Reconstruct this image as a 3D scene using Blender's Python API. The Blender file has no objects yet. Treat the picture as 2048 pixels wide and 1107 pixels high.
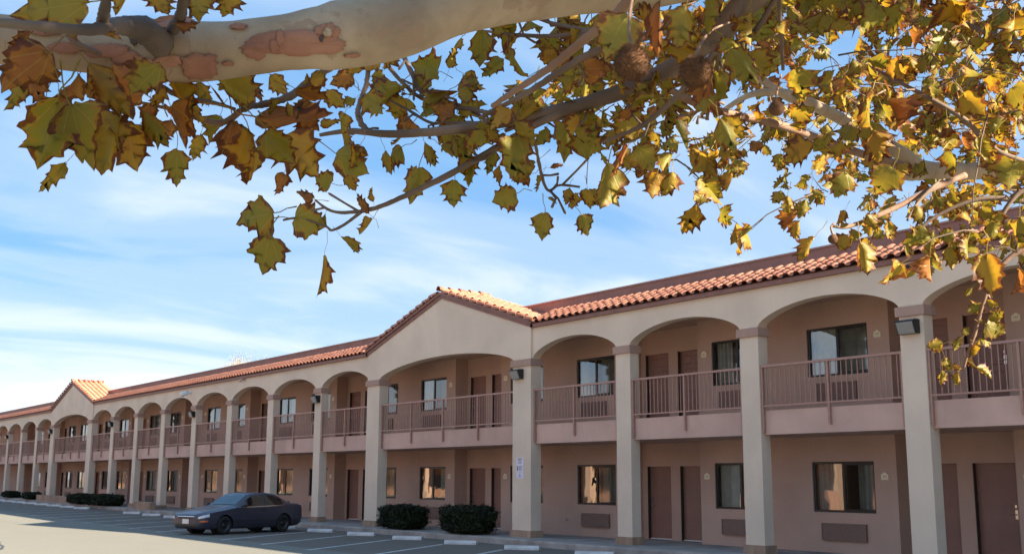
import bpy, bmesh, math, random
from mathutils import Vector, Matrix, noise
rnd = random.Random(7)
scene = bpy.context.scene
COL = scene.collection
R = math.radians

# ------------------------------------------------------------------ camera
EYE = 1.7456
CAM = Vector((0.0, 0.0, EYE))
DV = Vector((-0.79559202, 0.57891099, 0.17859285))
RV = Vector((0.58900807, 0.80811525, 0.00438604))
UV = Vector((0.14178448, -0.10868212, 0.98391329))
FPX = 2234.0
cam_d = bpy.data.cameras.new('camera')
cam = bpy.data.objects.new('camera', cam_d)
COL.objects.link(cam)
m = Matrix((RV, UV, -DV)).transposed().to_4x4()
m.translation = CAM
cam.matrix_world = m
cam_d.sensor_width = 36.0
cam_d.lens = 36.0 * FPX / 2048.0
cam_d.clip_start = 0.05
cam_d.clip_end = 3000.0
cam_d.dof.use_dof = True
cam_d.dof.focus_distance = 4.2
cam_d.dof.aperture_fstop = 18.0
scene.camera = cam

# ------------------------------------------------------------------ sky, sun, exposure
SUN_AZ, SUN_EL = 60.0, 24.0       # azimuth from +Y towards +X
w = bpy.data.worlds.new('World')
scene.world = w
w.use_nodes = True
nt = w.node_tree
for n in list(nt.nodes): nt.nodes.remove(n)
def N(nt, typ, **kw):
    n = nt.nodes.new(typ)
    for k, v in kw.items():
        if k.startswith('in_'):
            k = k[3:]
            n.inputs[int(k) if k.isdigit() else k].default_value = v
        else: setattr(n, k, v)
    return n
def ramp(nt, stops, interp='LINEAR'):
    n = nt.nodes.new('ShaderNodeValToRGB')
    cr = n.color_ramp
    cr.interpolation = interp
    while len(cr.elements) < len(stops): cr.elements.new(0.5)
    for e, (p, c) in zip(cr.elements, stops):
        e.position = p
        e.color = (c, c, c, 1) if not hasattr(c, '__len__') else (*c, 1)
    return n
def mixc(nt, fac, a, b, blend='MIX'):
    n = nt.nodes.new('ShaderNodeMix')
    n.data_type = 'RGBA'; n.blend_type = blend
    for idx, v in ((0, fac), (6, a), (7, b)):
        if hasattr(v, 'is_linked') or isinstance(v, bpy.types.NodeSocket): nt.links.new(v, n.inputs[idx])
        elif hasattr(v, '__len__'): n.inputs[idx].default_value = (*v, 1) if len(v) == 3 else v
        else: n.inputs[idx].default_value = v
    return n.outputs[2]
def mth(nt, op, a, b=None, c=None, clamp=False):
    n = nt.nodes.new('ShaderNodeMath'); n.operation = op; n.use_clamp = clamp
    for i, v in enumerate((a, b, c)):
        if v is None: continue
        if isinstance(v, bpy.types.NodeSocket): nt.links.new(v, n.inputs[i])
        else: n.inputs[i].default_value = v
    return n.outputs[0]
sky = N(nt, 'ShaderNodeTexSky', sky_type='NISHITA', sun_disc=False)
sky.sun_elevation = R(SUN_EL); sky.sun_rotation = R(SUN_AZ)
sky.altitude = 700; sky.air_density = 1.0; sky.dust_density = 0.6; sky.ozone_density = 1.6
tc = N(nt, 'ShaderNodeTexCoord')
sep = N(nt, 'ShaderNodeSeparateXYZ'); nt.links.new(tc.outputs['Generated'], sep.inputs[0])
zz = mth(nt, 'MAXIMUM', sep.outputs[2], 0.0)
zz = mth(nt, 'ADD', zz, 0.16)
px = mth(nt, 'DIVIDE', sep.outputs[0], zz); py = mth(nt, 'DIVIDE', sep.outputs[1], zz)
cmb = N(nt, 'ShaderNodeCombineXYZ'); nt.links.new(px, cmb.inputs[0]); nt.links.new(py, cmb.inputs[1])
mp = N(nt, 'ShaderNodeMapping'); nt.links.new(cmb.outputs[0], mp.inputs[0])
mp.inputs['Rotation'].default_value = (0, 0, R(38)); mp.inputs['Scale'].default_value = (1.6, 0.72, 1); mp.inputs['Location'].default_value = (3.4, 1.2, 0)
n1 = N(nt, 'ShaderNodeTexNoise'); n1.inputs['Scale'].default_value = 1.15; n1.inputs['Detail'].default_value = 7; n1.inputs['Roughness'].default_value = 0.52; n1.inputs['Distortion'].default_value = 0.55
nt.links.new(mp.outputs[0], n1.inputs['Vector'])
mp2 = N(nt, 'ShaderNodeMapping'); nt.links.new(cmb.outputs[0], mp2.inputs[0])
mp2.inputs['Rotation'].default_value = (0, 0, R(20)); mp2.inputs['Scale'].default_value = (0.5, 0.35, 1)
n2 = N(nt, 'ShaderNodeTexNoise'); n2.inputs['Scale'].default_value = 0.9; n2.inputs['Detail'].default_value = 3
nt.links.new(mp2.outputs[0], n2.inputs['Vector'])
cl = mth(nt, 'ADD', mth(nt, 'MULTIPLY', n1.outputs['Fac'], 0.65), mth(nt, 'MULTIPLY', n2.outputs['Fac'], 0.35))
hz = ramp(nt, [(0.0, 0.30), (0.10, 0.19), (0.20, 0.05), (0.42, 0.0)]); nt.links.new(sep.outputs[2], hz.inputs[0])
cl = mth(nt, 'ADD', cl, hz.outputs[0])
cr = ramp(nt, [(0.45, 0.0), (0.56, 0.22), (0.69, 0.60), (0.86, 0.94)], 'EASE'); nt.links.new(cl, cr.inputs[0])
SKYK, CLK = 1.0, (4.1, 4.15, 4.2)
skyc = mixc(nt, 0.72, mixc(nt, 1.0, sky.outputs[0], (0.52, 0.62, 0.71), 'MULTIPLY'), (0.88, 1.9, 3.35))
col = mixc(nt, cr.outputs[0], skyc, CLK)
bg = N(nt, 'ShaderNodeBackground'); bg.inputs['Strength'].default_value = 0.05
nt.links.new(col, bg.inputs[0])
wo = N(nt, 'ShaderNodeOutputWorld'); nt.links.new(bg.outputs[0], wo.inputs[0])

sun_d = bpy.data.lights.new('sun', 'SUN'); sun_d.energy = 3.7; sun_d.angle = R(0.55); sun_d.color = (1.0, 0.88, 0.70)
sun = bpy.data.objects.new('sun', sun_d); COL.objects.link(sun)
SUNV = Vector((math.sin(R(SUN_AZ)) * math.cos(R(SUN_EL)), math.cos(R(SUN_AZ)) * math.cos(R(SUN_EL)), math.sin(R(SUN_EL))))
sun.rotation_euler = SUNV.to_track_quat('Z', 'Y').to_euler()
sun.location = (30, 20, 40)
vs = scene.view_settings
vs.view_transform = 'Standard'; vs.look = 'None'; vs.gamma = 1.0; vs.use_curve_mapping = False
vs.exposure = 2.58
scene.cycles.max_bounces = 8; scene.cycles.diffuse_bounces = 6; scene.cycles.transparent_max_bounces = 12
scene.cycles.use_denoising = True

# ------------------------------------------------------------------ helpers
def ray(px, py): return DV + RV * ((px - 1024) / FPX) - UV * ((py - 553.5) / FPX)
def at(px, py, depth): return CAM + ray(px, py) * depth          # a point from its bearing and its distance
class MB:
    def __init__(s): s.v = []; s.f = []; s.mi = []; s.cur = 0
    def add(s, vs, fs):
        b = len(s.v); s.v += [tuple(v) for v in vs]; s.f += [tuple(i + b for i in f) for f in fs]; s.mi += [s.cur] * len(fs); return s
    def box(s, x0, x1, y0, y1, z0, z1, M=None):
        P = [Vector((x, y, z)) for z in (z0, z1) for y in (y0, y1) for x in (x0, x1)]
        if M is not None: P = [M @ p for p in P]
        return s.add(P, [(0, 2, 3, 1), (4, 5, 7, 6), (0, 1, 5, 4), (2, 6, 7, 3), (0, 4, 6, 2), (1, 3, 7, 5)])
    def quad(s, a, b, c, d): return s.add([a, b, c, d], [(0, 1, 2, 3)])
    def tube(s, pts, rad, n=8, cap=True, wob=0.0, seed=0):
        pts = [Vector(p) for p in pts]; b = len(s.v); k = len(pts)
        up = Vector((0.3, 0.2, 1)).normalized()
        for i, p in enumerate(pts):
            t = (pts[min(i + 1, k - 1)] - pts[max(i - 1, 0)])
            t = t.normalized() if t.length > 1e-9 else Vector((0, 0, 1))
            a = t.cross(up)
            if a.length < 1e-3: a = t.cross(Vector((1, 0, 0)))
            a.normalize(); c = a.cross(t).normalized()
            r = rad[i] if hasattr(rad, '__len__') else rad
            for j in range(n):
                an = 2 * math.pi * j / n; rr = r
                if wob: rr = r * (1 + wob * noise.noise(Vector((p.x, p.y, p.z)) * (0.9 / max(r, .004)) * .25 + Vector((math.cos(an), math.sin(an), seed * 7.1)) * .8))
                q = p + a * (math.cos(an) * rr) + c * (math.sin(an) * rr); s.v.append(tuple(q))
        for i in range(k - 1):
            for j in range(n):
                s.f.append((b + i * n + j, b + i * n + (j + 1) % n, b + (i + 1) * n + (j + 1) % n, b + (i + 1) * n + j)); s.mi.append(s.cur)
        if cap:
            s.f.append(tuple(b + j for j in range(n))[::-1]); s.mi.append(s.cur)
            s.f.append(tuple(b + (k - 1) * n + j for j in range(n))); s.mi.append(s.cur)
        return s
    def lathe(s, prof, n=24, M=None):
        b = len(s.v)
        for (r, h) in prof:
            for j in range(n):
                a = 2 * math.pi * j / n; p = Vector((r * math.cos(a), r * math.sin(a), h))
                s.v.append(tuple(M @ p if M is not None else p))
        for i in range(len(prof) - 1):
            for j in range(n):
                s.f.append((b + i * n + j, b + i * n + (j + 1) % n, b + (i + 1) * n + (j + 1) % n, b + (i + 1) * n + j)); s.mi.append(s.cur)
        return s
    def mesh(s, name, mats, smooth=False):
        me = bpy.data.meshes.new(name); me.from_pydata(s.v, [], s.f)
        for mt in (mats if isinstance(mats, (list, tuple)) else [mats]): me.materials.append(mt)
        if any(s.mi): me.polygons.foreach_set('material_index', s.mi)
        if smooth: me.polygons.foreach_set('use_smooth', [True] * len(me.polygons))
        me.update(); return me
    def obj(s, name, mats, parent=None, smooth=False, **kw): return link(name, s.mesh(name, mats, smooth), parent, **kw)
def link(name, data, parent=None, loc=None, label=None, cat=None, group=None, kind=None):
    o = bpy.data.objects.new(name, data); COL.objects.link(o)
    if parent is not None: o.parent = parent
    if loc is not None: o.location = loc
    tag(o, label, cat, group, kind); return o
def tag(o, label=None, cat=None, group=None, kind=None):
    for k, v in (('label', label), ('category', cat), ('group', group), ('kind', kind)):
        if v: o[k] = v
    return o
def thing(name, label, cat, loc=(0, 0, 0), group=None): return link(name, None, None, loc, label, cat, group)
def spline(pts, n):
    """Catmull-Rom through tuples of numbers"""
    out = []
    P = [pts[0]] + list(pts) + [pts[-1]]
    for i in range(1, len(P) - 2):
        for k in range(n):
            t = k / n; a, b, c, d = P[i - 1], P[i], P[i + 1], P[i + 2]
            out.append(tuple(0.5 * (2 * b[j] + (c[j] - a[j]) * t + (2 * a[j] - 5 * b[j] + 4 * c[j] - d[j]) * t * t + (3 * b[j] - a[j] - 3 * c[j] + d[j]) * t ** 3) for j in range(len(b))))
    out.append(tuple(pts[-1])); return out

# ------------------------------------------------------------------ materials
def mat(name, base, rough=0.8, var=0.0, scale=3.0, bump=0.0, bscale=60.0, metallic=0.0, dark=None, coord='Object', spec=0.5, stretch=None, detail=6, extra=None):
    m = bpy.data.materials.new(name); m.use_nodes = True; t = m.node_tree
    b = t.nodes['Principled BSDF']; b.inputs['Roughness'].default_value = rough; b.inputs['Metallic'].default_value = metallic
    b.inputs['Specular IOR Level'].default_value = spec
    c = N(t, 'ShaderNodeTexCoord'); vec = c.outputs[coord]
    if coord == 'World':
        pass
    if stretch:
        mpn = N(t, 'ShaderNodeMapping'); mpn.inputs['Scale'].default_value = stretch; t.links.new(vec, mpn.inputs[0]); vec2 = mpn.outputs[0]
    else: vec2 = vec
    if var > 0:
        n = N(t, 'ShaderNodeTexNoise'); n.inputs['Scale'].default_value = scale; n.inputs['Detail'].default_value = detail; t.links.new(vec2, n.inputs['Vector'])
        rp = ramp(t, [(0.3, 0.0), (0.7, 1.0)]); t.links.new(n.outputs['Fac'], rp.inputs[0])
        d = dark or tuple(x * (1 - var) for x in base); l = tuple(min(1, x * (1 + var * .6)) for x in base)
        cc = mixc(t, rp.outputs[0], d, l)
        t.links.new(cc, b.inputs['Base Color'])
    else: b.inputs['Base Color'].default_value = (*base, 1)
    if bump > 0:
        n = N(t, 'ShaderNodeTexNoise'); n.inputs['Scale'].default_value = bscale; n.inputs['Detail'].default_value = 4; t.links.new(vec, n.inputs['Vector'])
        bp = N(t, 'ShaderNodeBump'); bp.inputs['Strength'].default_value = bump; bp.inputs['Distance'].default_value = 0.01
        t.links.new(n.outputs['Fac'], bp.inputs['Height']); t.links.new(bp.outputs[0], b.inputs['Normal'])
    return m
def stucco(name, base, streak=0.12, dirt=0.15):
    """painted stucco: fine relief, soft blotches, rain streaks"""
    m = bpy.data.materials.new(name); m.use_nodes = True; t = m.node_tree; b = t.nodes['Principled BSDF']
    b.inputs['Roughness'].default_value = 0.9; b.inputs['Specular IOR Level'].default_value = 0.25
    c = N(t, 'ShaderNodeTexCoord'); v = c.outputs['Object']
    n = N(t, 'ShaderNodeTexNoise'); n.inputs['Scale'].default_value = 0.8; n.inputs['Detail'].default_value = 6; t.links.new(v, n.inputs['Vector'])
    mpn = N(t, 'ShaderNodeMapping'); mpn.inputs['Scale'].default_value = (5.0, 5.0, 0.35); t.links.new(v, mpn.inputs[0])
    s = N(t, 'ShaderNodeTexNoise'); s.inputs['Scale'].default_value = 1.6; s.inputs['Detail'].default_value = 5; t.links.new(mpn.outputs[0], s.inputs['Vector'])
    r1 = ramp(t, [(0.35, 1 - dirt), (0.65, 1.0)]); t.links.new(n.outputs['Fac'], r1.inputs[0])
    r2 = ramp(t, [(0.42, 1 - streak), (0.62, 1.0)]); t.links.new(s.outputs['Fac'], r2.inputs[0])
    a = mixc(t, 1.0, base, r1.outputs[0], 'MULTIPLY'); a = mixc(t, 1.0, a, r2.outputs[0], 'MULTIPLY')
    t.links.new(a, b.inputs['Base Color'])
    f = N(t, 'ShaderNodeTexNoise'); f.inputs['Scale'].default_value = 55; f.inputs['Detail'].default_value = 5; t.links.new(v, f.inputs['Vector'])
    bp = N(t, 'ShaderNodeBump'); bp.inputs['Strength'].default_value = 0.35; bp.inputs['Distance'].default_value = 0.008
    t.links.new(f.outputs['Fac'], bp.inputs['Height']); t.links.new(bp.outputs[0], b.inputs['Normal'])
    return m
M_BEIGE = stucco('beige_stucco', (0.77, 0.62, 0.48), 0.012, 0.12)
M_TRIM = stucco('brown_trim_stucco', (0.46, 0.30, 0.235), 0.08, 0.1)
M_SLAB = stucco('rose_brown_stucco', (0.66, 0.435, 0.35), 0.03, 0.2)
M_ROOM = stucco('room_wall_stucco', (0.54, 0.37, 0.292), 0.012, 0.12)
M_PLINTH = stucco('plinth_stucco', (0.48, 0.32, 0.22), 0.2, 0.3)
M_PARAPET = mat('brown_metal_band', (0.31, 0.155, 0.12), 0.65, 0.12, 1.5, spec=.3)
M_FASCIA = mat('brown_fascia_paint', (0.25, 0.115, 0.088), 0.6, 0.15, 4)
M_RAIL = mat('brown_rail_paint', (0.40, 0.22, 0.17), 0.5, 0.1, 8)
M_CEIL = stucco('ceiling_stucco', (0.55, 0.39, 0.30), 0.05, 0.08)
M_DOOR = mat('brown_door_paint', (0.25, 0.13, 0.098), 0.5, 0.1, 3, 0.1, 90)
M_JAMB = mat('dark_door_jamb', (0.05, 0.035, 0.03), 0.6)
M_METAL = mat('satin_steel', (0.62, 0.60, 0.56), 0.28, metallic=1.0)
M_FRAME = mat('black_aluminium', (0.018, 0.017, 0.016), 0.4)
M_INT = mat('dark_room', (0.035, 0.033, 0.03), 0.9)
M_AC = mat('brown_grille', (0.225, 0.145, 0.115), 0.6, 0.1, 10)
M_PLAQ = mat('cream_plaque', (0.80, 0.72, 0.52), 0.5)
M_INK = mat('plaque_ink', (0.45, 0.37, 0.22), 0.6)
M_BLACK = mat('black_plastic', (0.02, 0.02, 0.02), 0.45)
M_LENS = mat('frosted_lens', (0.30, 0.285, 0.26), 0.25)
M_WHITE = mat('white_plastic', (0.75, 0.75, 0.73), 0.4)
M_SIGN = mat('white_sign_face', (0.72, 0.70, 0.80), 0.4)
M_SIGNK = mat('sign_print', (0.16, 0.15, 0.22), 0.5)
M_CURT = mat('grey_green_curtain', (0.60, 0.62, 0.57), 0.85, 0.15, 4)
M_STRIP = mat('pale_threshold', (0.66, 0.64, 0.62), 0.5)
def glass(name, fac, tint, rough=0.0, wave=0.0):
    m = bpy.data.materials.new(name); m.use_nodes = True; t = m.node_tree
    t.nodes.remove(t.nodes['Principled BSDF']); o = t.nodes['Material Output']
    g = N(t, 'ShaderNodeBsdfGlossy'); g.inputs['Roughness'].default_value = rough; g.inputs['Color'].default_value = (.95, .96, .97, 1)
    tr = N(t, 'ShaderNodeBsdfTransparent'); tr.inputs['Color'].default_value = (*tint, 1)
    lw = N(t, 'ShaderNodeFresnel'); lw.inputs['IOR'].default_value = 1.55
    f = mth(t, 'ADD', mth(t, 'MULTIPLY', lw.outputs[0], 0.9), fac, clamp=True)
    mx = N(t, 'ShaderNodeMixShader'); t.links.new(f, mx.inputs[0]); t.links.new(tr.outputs[0], mx.inputs[1]); t.links.new(g.outputs[0], mx.inputs[2])
    if wave:
        c = N(t, 'ShaderNodeTexCoord'); n = N(t, 'ShaderNodeTexNoise'); n.inputs['Scale'].default_value = 2.2; n.inputs['Detail'].default_value = 1
        t.links.new(c.outputs['Object'], n.inputs['Vector'])
        bp = N(t, 'ShaderNodeBump'); bp.inputs['Strength'].default_value = wave; bp.inputs['Distance'].default_value = 0.01
        t.links.new(n.outputs['Fac'], bp.inputs['Height']); t.links.new(bp.outputs[0], g.inputs['Normal'])
    t.links.new(mx.outputs[0], o.inputs[0]); return m
M_GLASS = glass('window_glass', 0.14, (.75, .78, .76), 0.0, 0.12)
M_SCREEN = glass('screened_glass', 0.09, (.5, .52, .5), 0.06, 0.2)
def tile_mat(name, a, b_):
    m = bpy.data.materials.new(name); m.use_nodes = True; t = m.node_tree; b = t.nodes['Principled BSDF']
    b.inputs['Roughness'].default_value = 0.75; b.inputs['Specular IOR Level'].default_value = .3
    oi = N(t, 'ShaderNodeObjectInfo'); ge = N(t, 'ShaderNodeNewGeometry')
    rr = mth(t, 'FRACT', mth(t, 'ADD', oi.outputs['Random'], ge.outputs['Random Per Island']))
    c = N(t, 'ShaderNodeTexCoord'); n = N(t, 'ShaderNodeTexNoise'); n.inputs['Scale'].default_value = 9; n.inputs['Detail'].default_value = 6; t.links.new(c.outputs['Object'], n.inputs['Vector'])
    cc = mixc(t, rr, a, b_); rp = ramp(t, [(.35, .78), (.65, 1.06)]); t.links.new(n.outputs['Fac'], rp.inputs[0])
    cc = mixc(t, 1.0, cc, rp.outputs[0], 'MULTIPLY'); t.links.new(cc, b.inputs['Base Color'])
    return m
M_TILE = tile_mat('terracotta_tile', (0.47, 0.185, 0.115), (0.54, 0.24, 0.155))
# ------------------------------------------------------------------ ground
def gz(x): return 0.0 if x > -38 else 0.0042 * (-38 - x) if x > -130 else 0.0042 * 92
def ramp_edge(t, s, lo, hi): return mth(t, 'DIVIDE', mth(t, 'SUBTRACT', s, lo), hi - lo, clamp=True)
def asphalt():
    m = bpy.data.materials.new('weathered_asphalt'); m.use_nodes = True; t = m.node_tree; b = t.nodes['Principled BSDF']
    b.inputs['Roughness'].default_value = 0.9; b.inputs['Specular IOR Level'].default_value = .25
    c = N(t, 'ShaderNodeTexCoord'); v = c.outputs['Object']
    big = N(t, 'ShaderNodeTexNoise'); big.inputs['Scale'].default_value = 0.16; big.inputs['Detail'].default_value = 8; big.inputs['Roughness'].default_value = .62
    mp = N(t, 'ShaderNodeMapping'); mp.inputs['Scale'].default_value = (0.5, 1.6, 1); t.links.new(v, mp.inputs[0]); t.links.new(mp.outputs[0], big.inputs['Vector'])
    fine = N(t, 'ShaderNodeTexNoise'); fine.inputs['Scale'].default_value = 38; fine.inputs['Detail'].default_value = 5; t.links.new(v, fine.inputs['Vector'])
    r1 = ramp(t, [(0.3, (0.190, 0.180, 0.150)), (0.5, (0.208, 0.198, 0.162)), (0.72, (0.224, 0.212, 0.174))]); t.links.new(big.outputs['Fac'], r1.inputs[0])
    r2 = ramp(t, [(0.3, .72), (0.7, 1.18)]); t.links.new(fine.outputs['Fac'], r2.inputs[0])
    a = mixc(t, 1.0, r1.outputs[0], r2.outputs[0], 'MULTIPLY')
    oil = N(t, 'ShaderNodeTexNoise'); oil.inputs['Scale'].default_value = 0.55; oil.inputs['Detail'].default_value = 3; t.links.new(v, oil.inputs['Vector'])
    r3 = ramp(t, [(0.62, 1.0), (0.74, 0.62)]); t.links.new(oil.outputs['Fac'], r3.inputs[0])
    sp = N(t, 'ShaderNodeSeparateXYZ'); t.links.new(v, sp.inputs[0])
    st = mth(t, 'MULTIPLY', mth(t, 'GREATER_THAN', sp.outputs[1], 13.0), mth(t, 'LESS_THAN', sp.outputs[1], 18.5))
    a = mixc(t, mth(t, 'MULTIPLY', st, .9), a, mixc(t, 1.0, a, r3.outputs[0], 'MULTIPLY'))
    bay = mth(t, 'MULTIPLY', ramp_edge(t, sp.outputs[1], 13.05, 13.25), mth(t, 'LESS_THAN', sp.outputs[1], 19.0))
    a = mixc(t, bay, a, mixc(t, 1.0, a, (.80, .73, .73), 'MULTIPLY'))  # stall strip coloured darker to deepen the building's shadow there
    t.links.new(a, b.inputs['Base Color'])
    bp = N(t, 'ShaderNodeBump'); bp.inputs['Strength'].default_value = .4; bp.inputs['Distance'].default_value = .01
    t.links.new(fine.outputs['Fac'], bp.inputs['Height']); t.links.new(bp.outputs[0], b.inputs['Normal']); return m
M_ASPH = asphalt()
M_CONC = mat('grey_concrete', (0.33, 0.31, 0.285), 0.9, 0.28, 1.4, 0.3, 50, spec=.25)
M_KERB = mat('kerb_concrete', (0.36, 0.32, 0.285), 0.9, 0.3, 2.2, 0.3, 50, spec=.25)
M_PAINT = mat('worn_white_paint', (0.62, 0.62, 0.60), 0.8, 0.3, 5, dark=(0.34, 0.34, 0.34))
M_STOP = mat('white_painted_concrete', (0.62, 0.61, 0.585), 0.85, 0.22, 5, 0.25, 60)
M_TAR = mat('crack_sealant', (0.05, 0.05, 0.048), 0.6)
g = MB()
xs = [700, -38, -130, -1500]
for i in range(3):
    a_, b2 = xs[i], xs[i + 1]
    g.quad((b2, -1200, gz(b2)), (a_, -1200, gz(a_)), (a_, 1200, gz(a_)), (b2, 1200, gz(b2)))
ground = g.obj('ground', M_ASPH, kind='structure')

D = 19.2155                       # front plane of the columns
YW, YA = 21.1, 21.6               # room wall, alcove back wall
KY = 18.45                        # kerb face
# kerb and walkway laid in pieces with open joints
walk = link('walkway', None, None, (0, 0, 0), kind='structure')
x = 6.0
r2 = random.Random(3)
while x > -112:
    L = 3.05
    k = MB(); z = 0.165 + gz(x)
    dz = r2.uniform(-.006, .006)
    c0 = x - L + .012
    prof = [(KY - .012, -0.05), (KY, z - .03), (KY + .025, z), (KY + .18, z), (KY + .18, -.05)]
    b0 = len(k.v); k.add([(c0, y, zz_ + dz) for y, zz_ in prof] + [(x, y, zz_ + dz) for y, zz_ in prof], [(i, i + 1, i + 6, i + 5) for i in range(4)] + [(4, 3, 2, 1, 0), (5, 6, 7, 8, 9)])
    k.obj('kerb', M_KERB, walk)
    s = MB(); s.box(c0, x, KY + .186, 21.75, -.05, z + .004 + dz * .5); s.obj('paving_slab', M_CONC, walk)
    x -= L
# stall lines and wheel stops
U = Vector((0.60, -0.80, 0))       # along a stall, away from the building
V = Vector((0.80, 0.60, 0))
for i in range(-1, 24):
    sx = -20.95 - 2.83 * i
    if sx < -36.5 and sx > -38.8: pass
    p = Vector((sx, 17.05, 0)); q = p + U * 5.3
    hw = .06
    mb = MB()
    n = 6
    for k in range(n):
        a1 = p + (q - p) * (k / n); a2 = p + (q - p) * ((k + 1) / n)
        mb.quad((a1 - V * hw) + Vector((0, 0, gz(a1.x) + .004)), (a1 + V * hw) + Vector((0, 0, gz(a1.x) + .004)), (a2 + V * hw) + Vector((0, 0, gz(a2.x) + .004)), (a2 - V * hw) + Vector((0, 0, gz(a2.x) + .004)))
    mb.obj('parking_line', M_PAINT, ground, kind='structure')
crack = spline([(-70, 11.2), (-58, 10.6), (-50, 9.2), (-44, 8.9), (-38, 7.4), (-33, 7.1), (-28, 5.8), (-22, 5.0)], 8)
mb = MB()
for i in range(len(crack) - 1):
    (x0, y0), (x1, y1) = crack[i], crack[i + 1]; j0 = .08 * math.sin(i * .9) + .03 * math.sin(i * 2.3); j1 = .08 * math.sin((i + 1) * .9) + .03 * math.sin((i + 1) * 2.3); wd = .035
    mb.quad((x0, y0 + j0 - wd, gz(x0) + .005), (x1, y1 + j1 - wd, gz(x1) + .005), (x1, y1 + j1 + wd, gz(x1) + .005), (x0, y0 + j0 + wd, gz(x0) + .005))
mb.obj('sealed_crack', M_TAR, ground, kind='structure')
ws = MB()                          # low block with chamfered long edges
prof = [(-.085, 0), (-.085, .05), (-.05, .115), (.05, .115), (.085, .05), (.085, 0)]
ws.add([(-.46, y, z) for y, z in prof] + [(-.435, y * .94, z + (.0 if z < .1 else -.006)) for y, z in prof] + [(.435, y * .94, z + (.0 if z < .1 else -.006)) for y, z in prof] + [(.46, y, z) for y, z in prof],
       [(i + 6 * s_, i + 1 + 6 * s_, i + 7 + 6 * s_, i + 6 + 6 * s_) for s_ in range(3) for i in range(5)] + [(5, 4, 3, 2, 1, 0), (18, 19, 20, 21, 22, 23)])
ws_me = ws.mesh('wheel_stop', M_STOP)
ORD = ('first', 'second', 'third', 'fourth', 'fifth', 'sixth', 'seventh', 'eighth', 'ninth', 'tenth')
WSL = {-1: 'white concrete wheel stop at the bottom edge, rightmost in front of the walkway',
       0: 'white concrete wheel stop between the sign column and the next column to its right',
       1: 'white concrete wheel stop below the gable column that carries the notice sign',
       2: 'white concrete wheel stop in front of the right clipped shrub by the gable',
       3: 'white concrete wheel stop in front of the left clipped shrub by the gable',
       4: 'white concrete wheel stop one stall left of the two shrubs by the gable',
       5: 'white concrete wheel stop just right of the dark sedan rear bumper',
       6: 'white concrete wheel stop hidden mostly behind the dark sedan'}
for i in range(-1, 24):
    if i in (13, 14): continue     # access path between the far stalls
    sx = -20.95 - 2.83 * i
    o = link('wheel_stop', ws_me, None, (sx - .05 + .42, 17.15 + .25, gz(sx) + .004), WSL.get(i) or (f'white wheel stop, {ORD[i - 7]} along the kerb to the left of the dark sedan' if i < 13 else f'tiny white wheel stop, {ORD[23 - i]} counting from the left edge of the picture'), 'wheel stop', 'wheel stops along the kerb')
    o.rotation_euler = (0, 0, math.atan2(V.y, V.x) + r2.uniform(-.04, .04))

# ------------------------------------------------------------------ the motel
motel = thing('motel_building', 'long two-storey beige stucco motel with arcades and orange tile roof', 'building', (-40, D, 0.17))
motel.matrix_basis = Matrix.Translation((0, 0, 0))
# columns: (left edge, width)
CW, GW = .545, .87
COLS = [(-4.75, CW), (-9.02, CW), (-13.29, CW), (-17.52, CW), (-21.81, CW), (-26.26, GW), (-34.98, GW), (-39.22, CW), (-43.58, CW), (-47.96, CW), (-52.29, CW), (-56.62, CW), (-60.85, CW),
        (-65.02, CW), (-69.42, GW), (-77.95, GW), (-82.2, CW), (-86.5, CW), (-90.7, CW), (-94.9, CW), (-99.1, CW)]
ZS0, ZS1 = 2.76, 3.29
ZCAP0, ZCAP1, ZCR, ZT = 4.965, 5.16, 5.645, 6.05
def columns(parent, flip=None):
    for i, (xl, wd) in enumerate(COLS):
        gab = wd == GW; y0 = D - (.06 if gab else 0); y1 = D + .30
        z0 = .17 + gz(xl)
        s = MB(); s.box(xl, xl + wd, y0, y1, z0 + .19, ZCAP0); o = s.obj('column', M_BEIGE, parent)
        s = MB(); e = .055; s.box(xl - e, xl + wd + e, y0 - e, y1 + e, ZCAP0, ZCAP1 - .003); c = s.obj('capital', M_TRIM, o)
        s = MB(); e = .045; s.box(xl - e, xl + wd + e, y0 - e, y1 + e, z0 - .05, z0 + .19); c = s.obj('plinth', M_PLINTH, o)
columns(motel)
def arc_f(t):
    t = min(1, abs(t)); c = (1 - t * t); return .62 * math.sqrt(max(0, 1 - t ** 2.1)) + .38 * c
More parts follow.
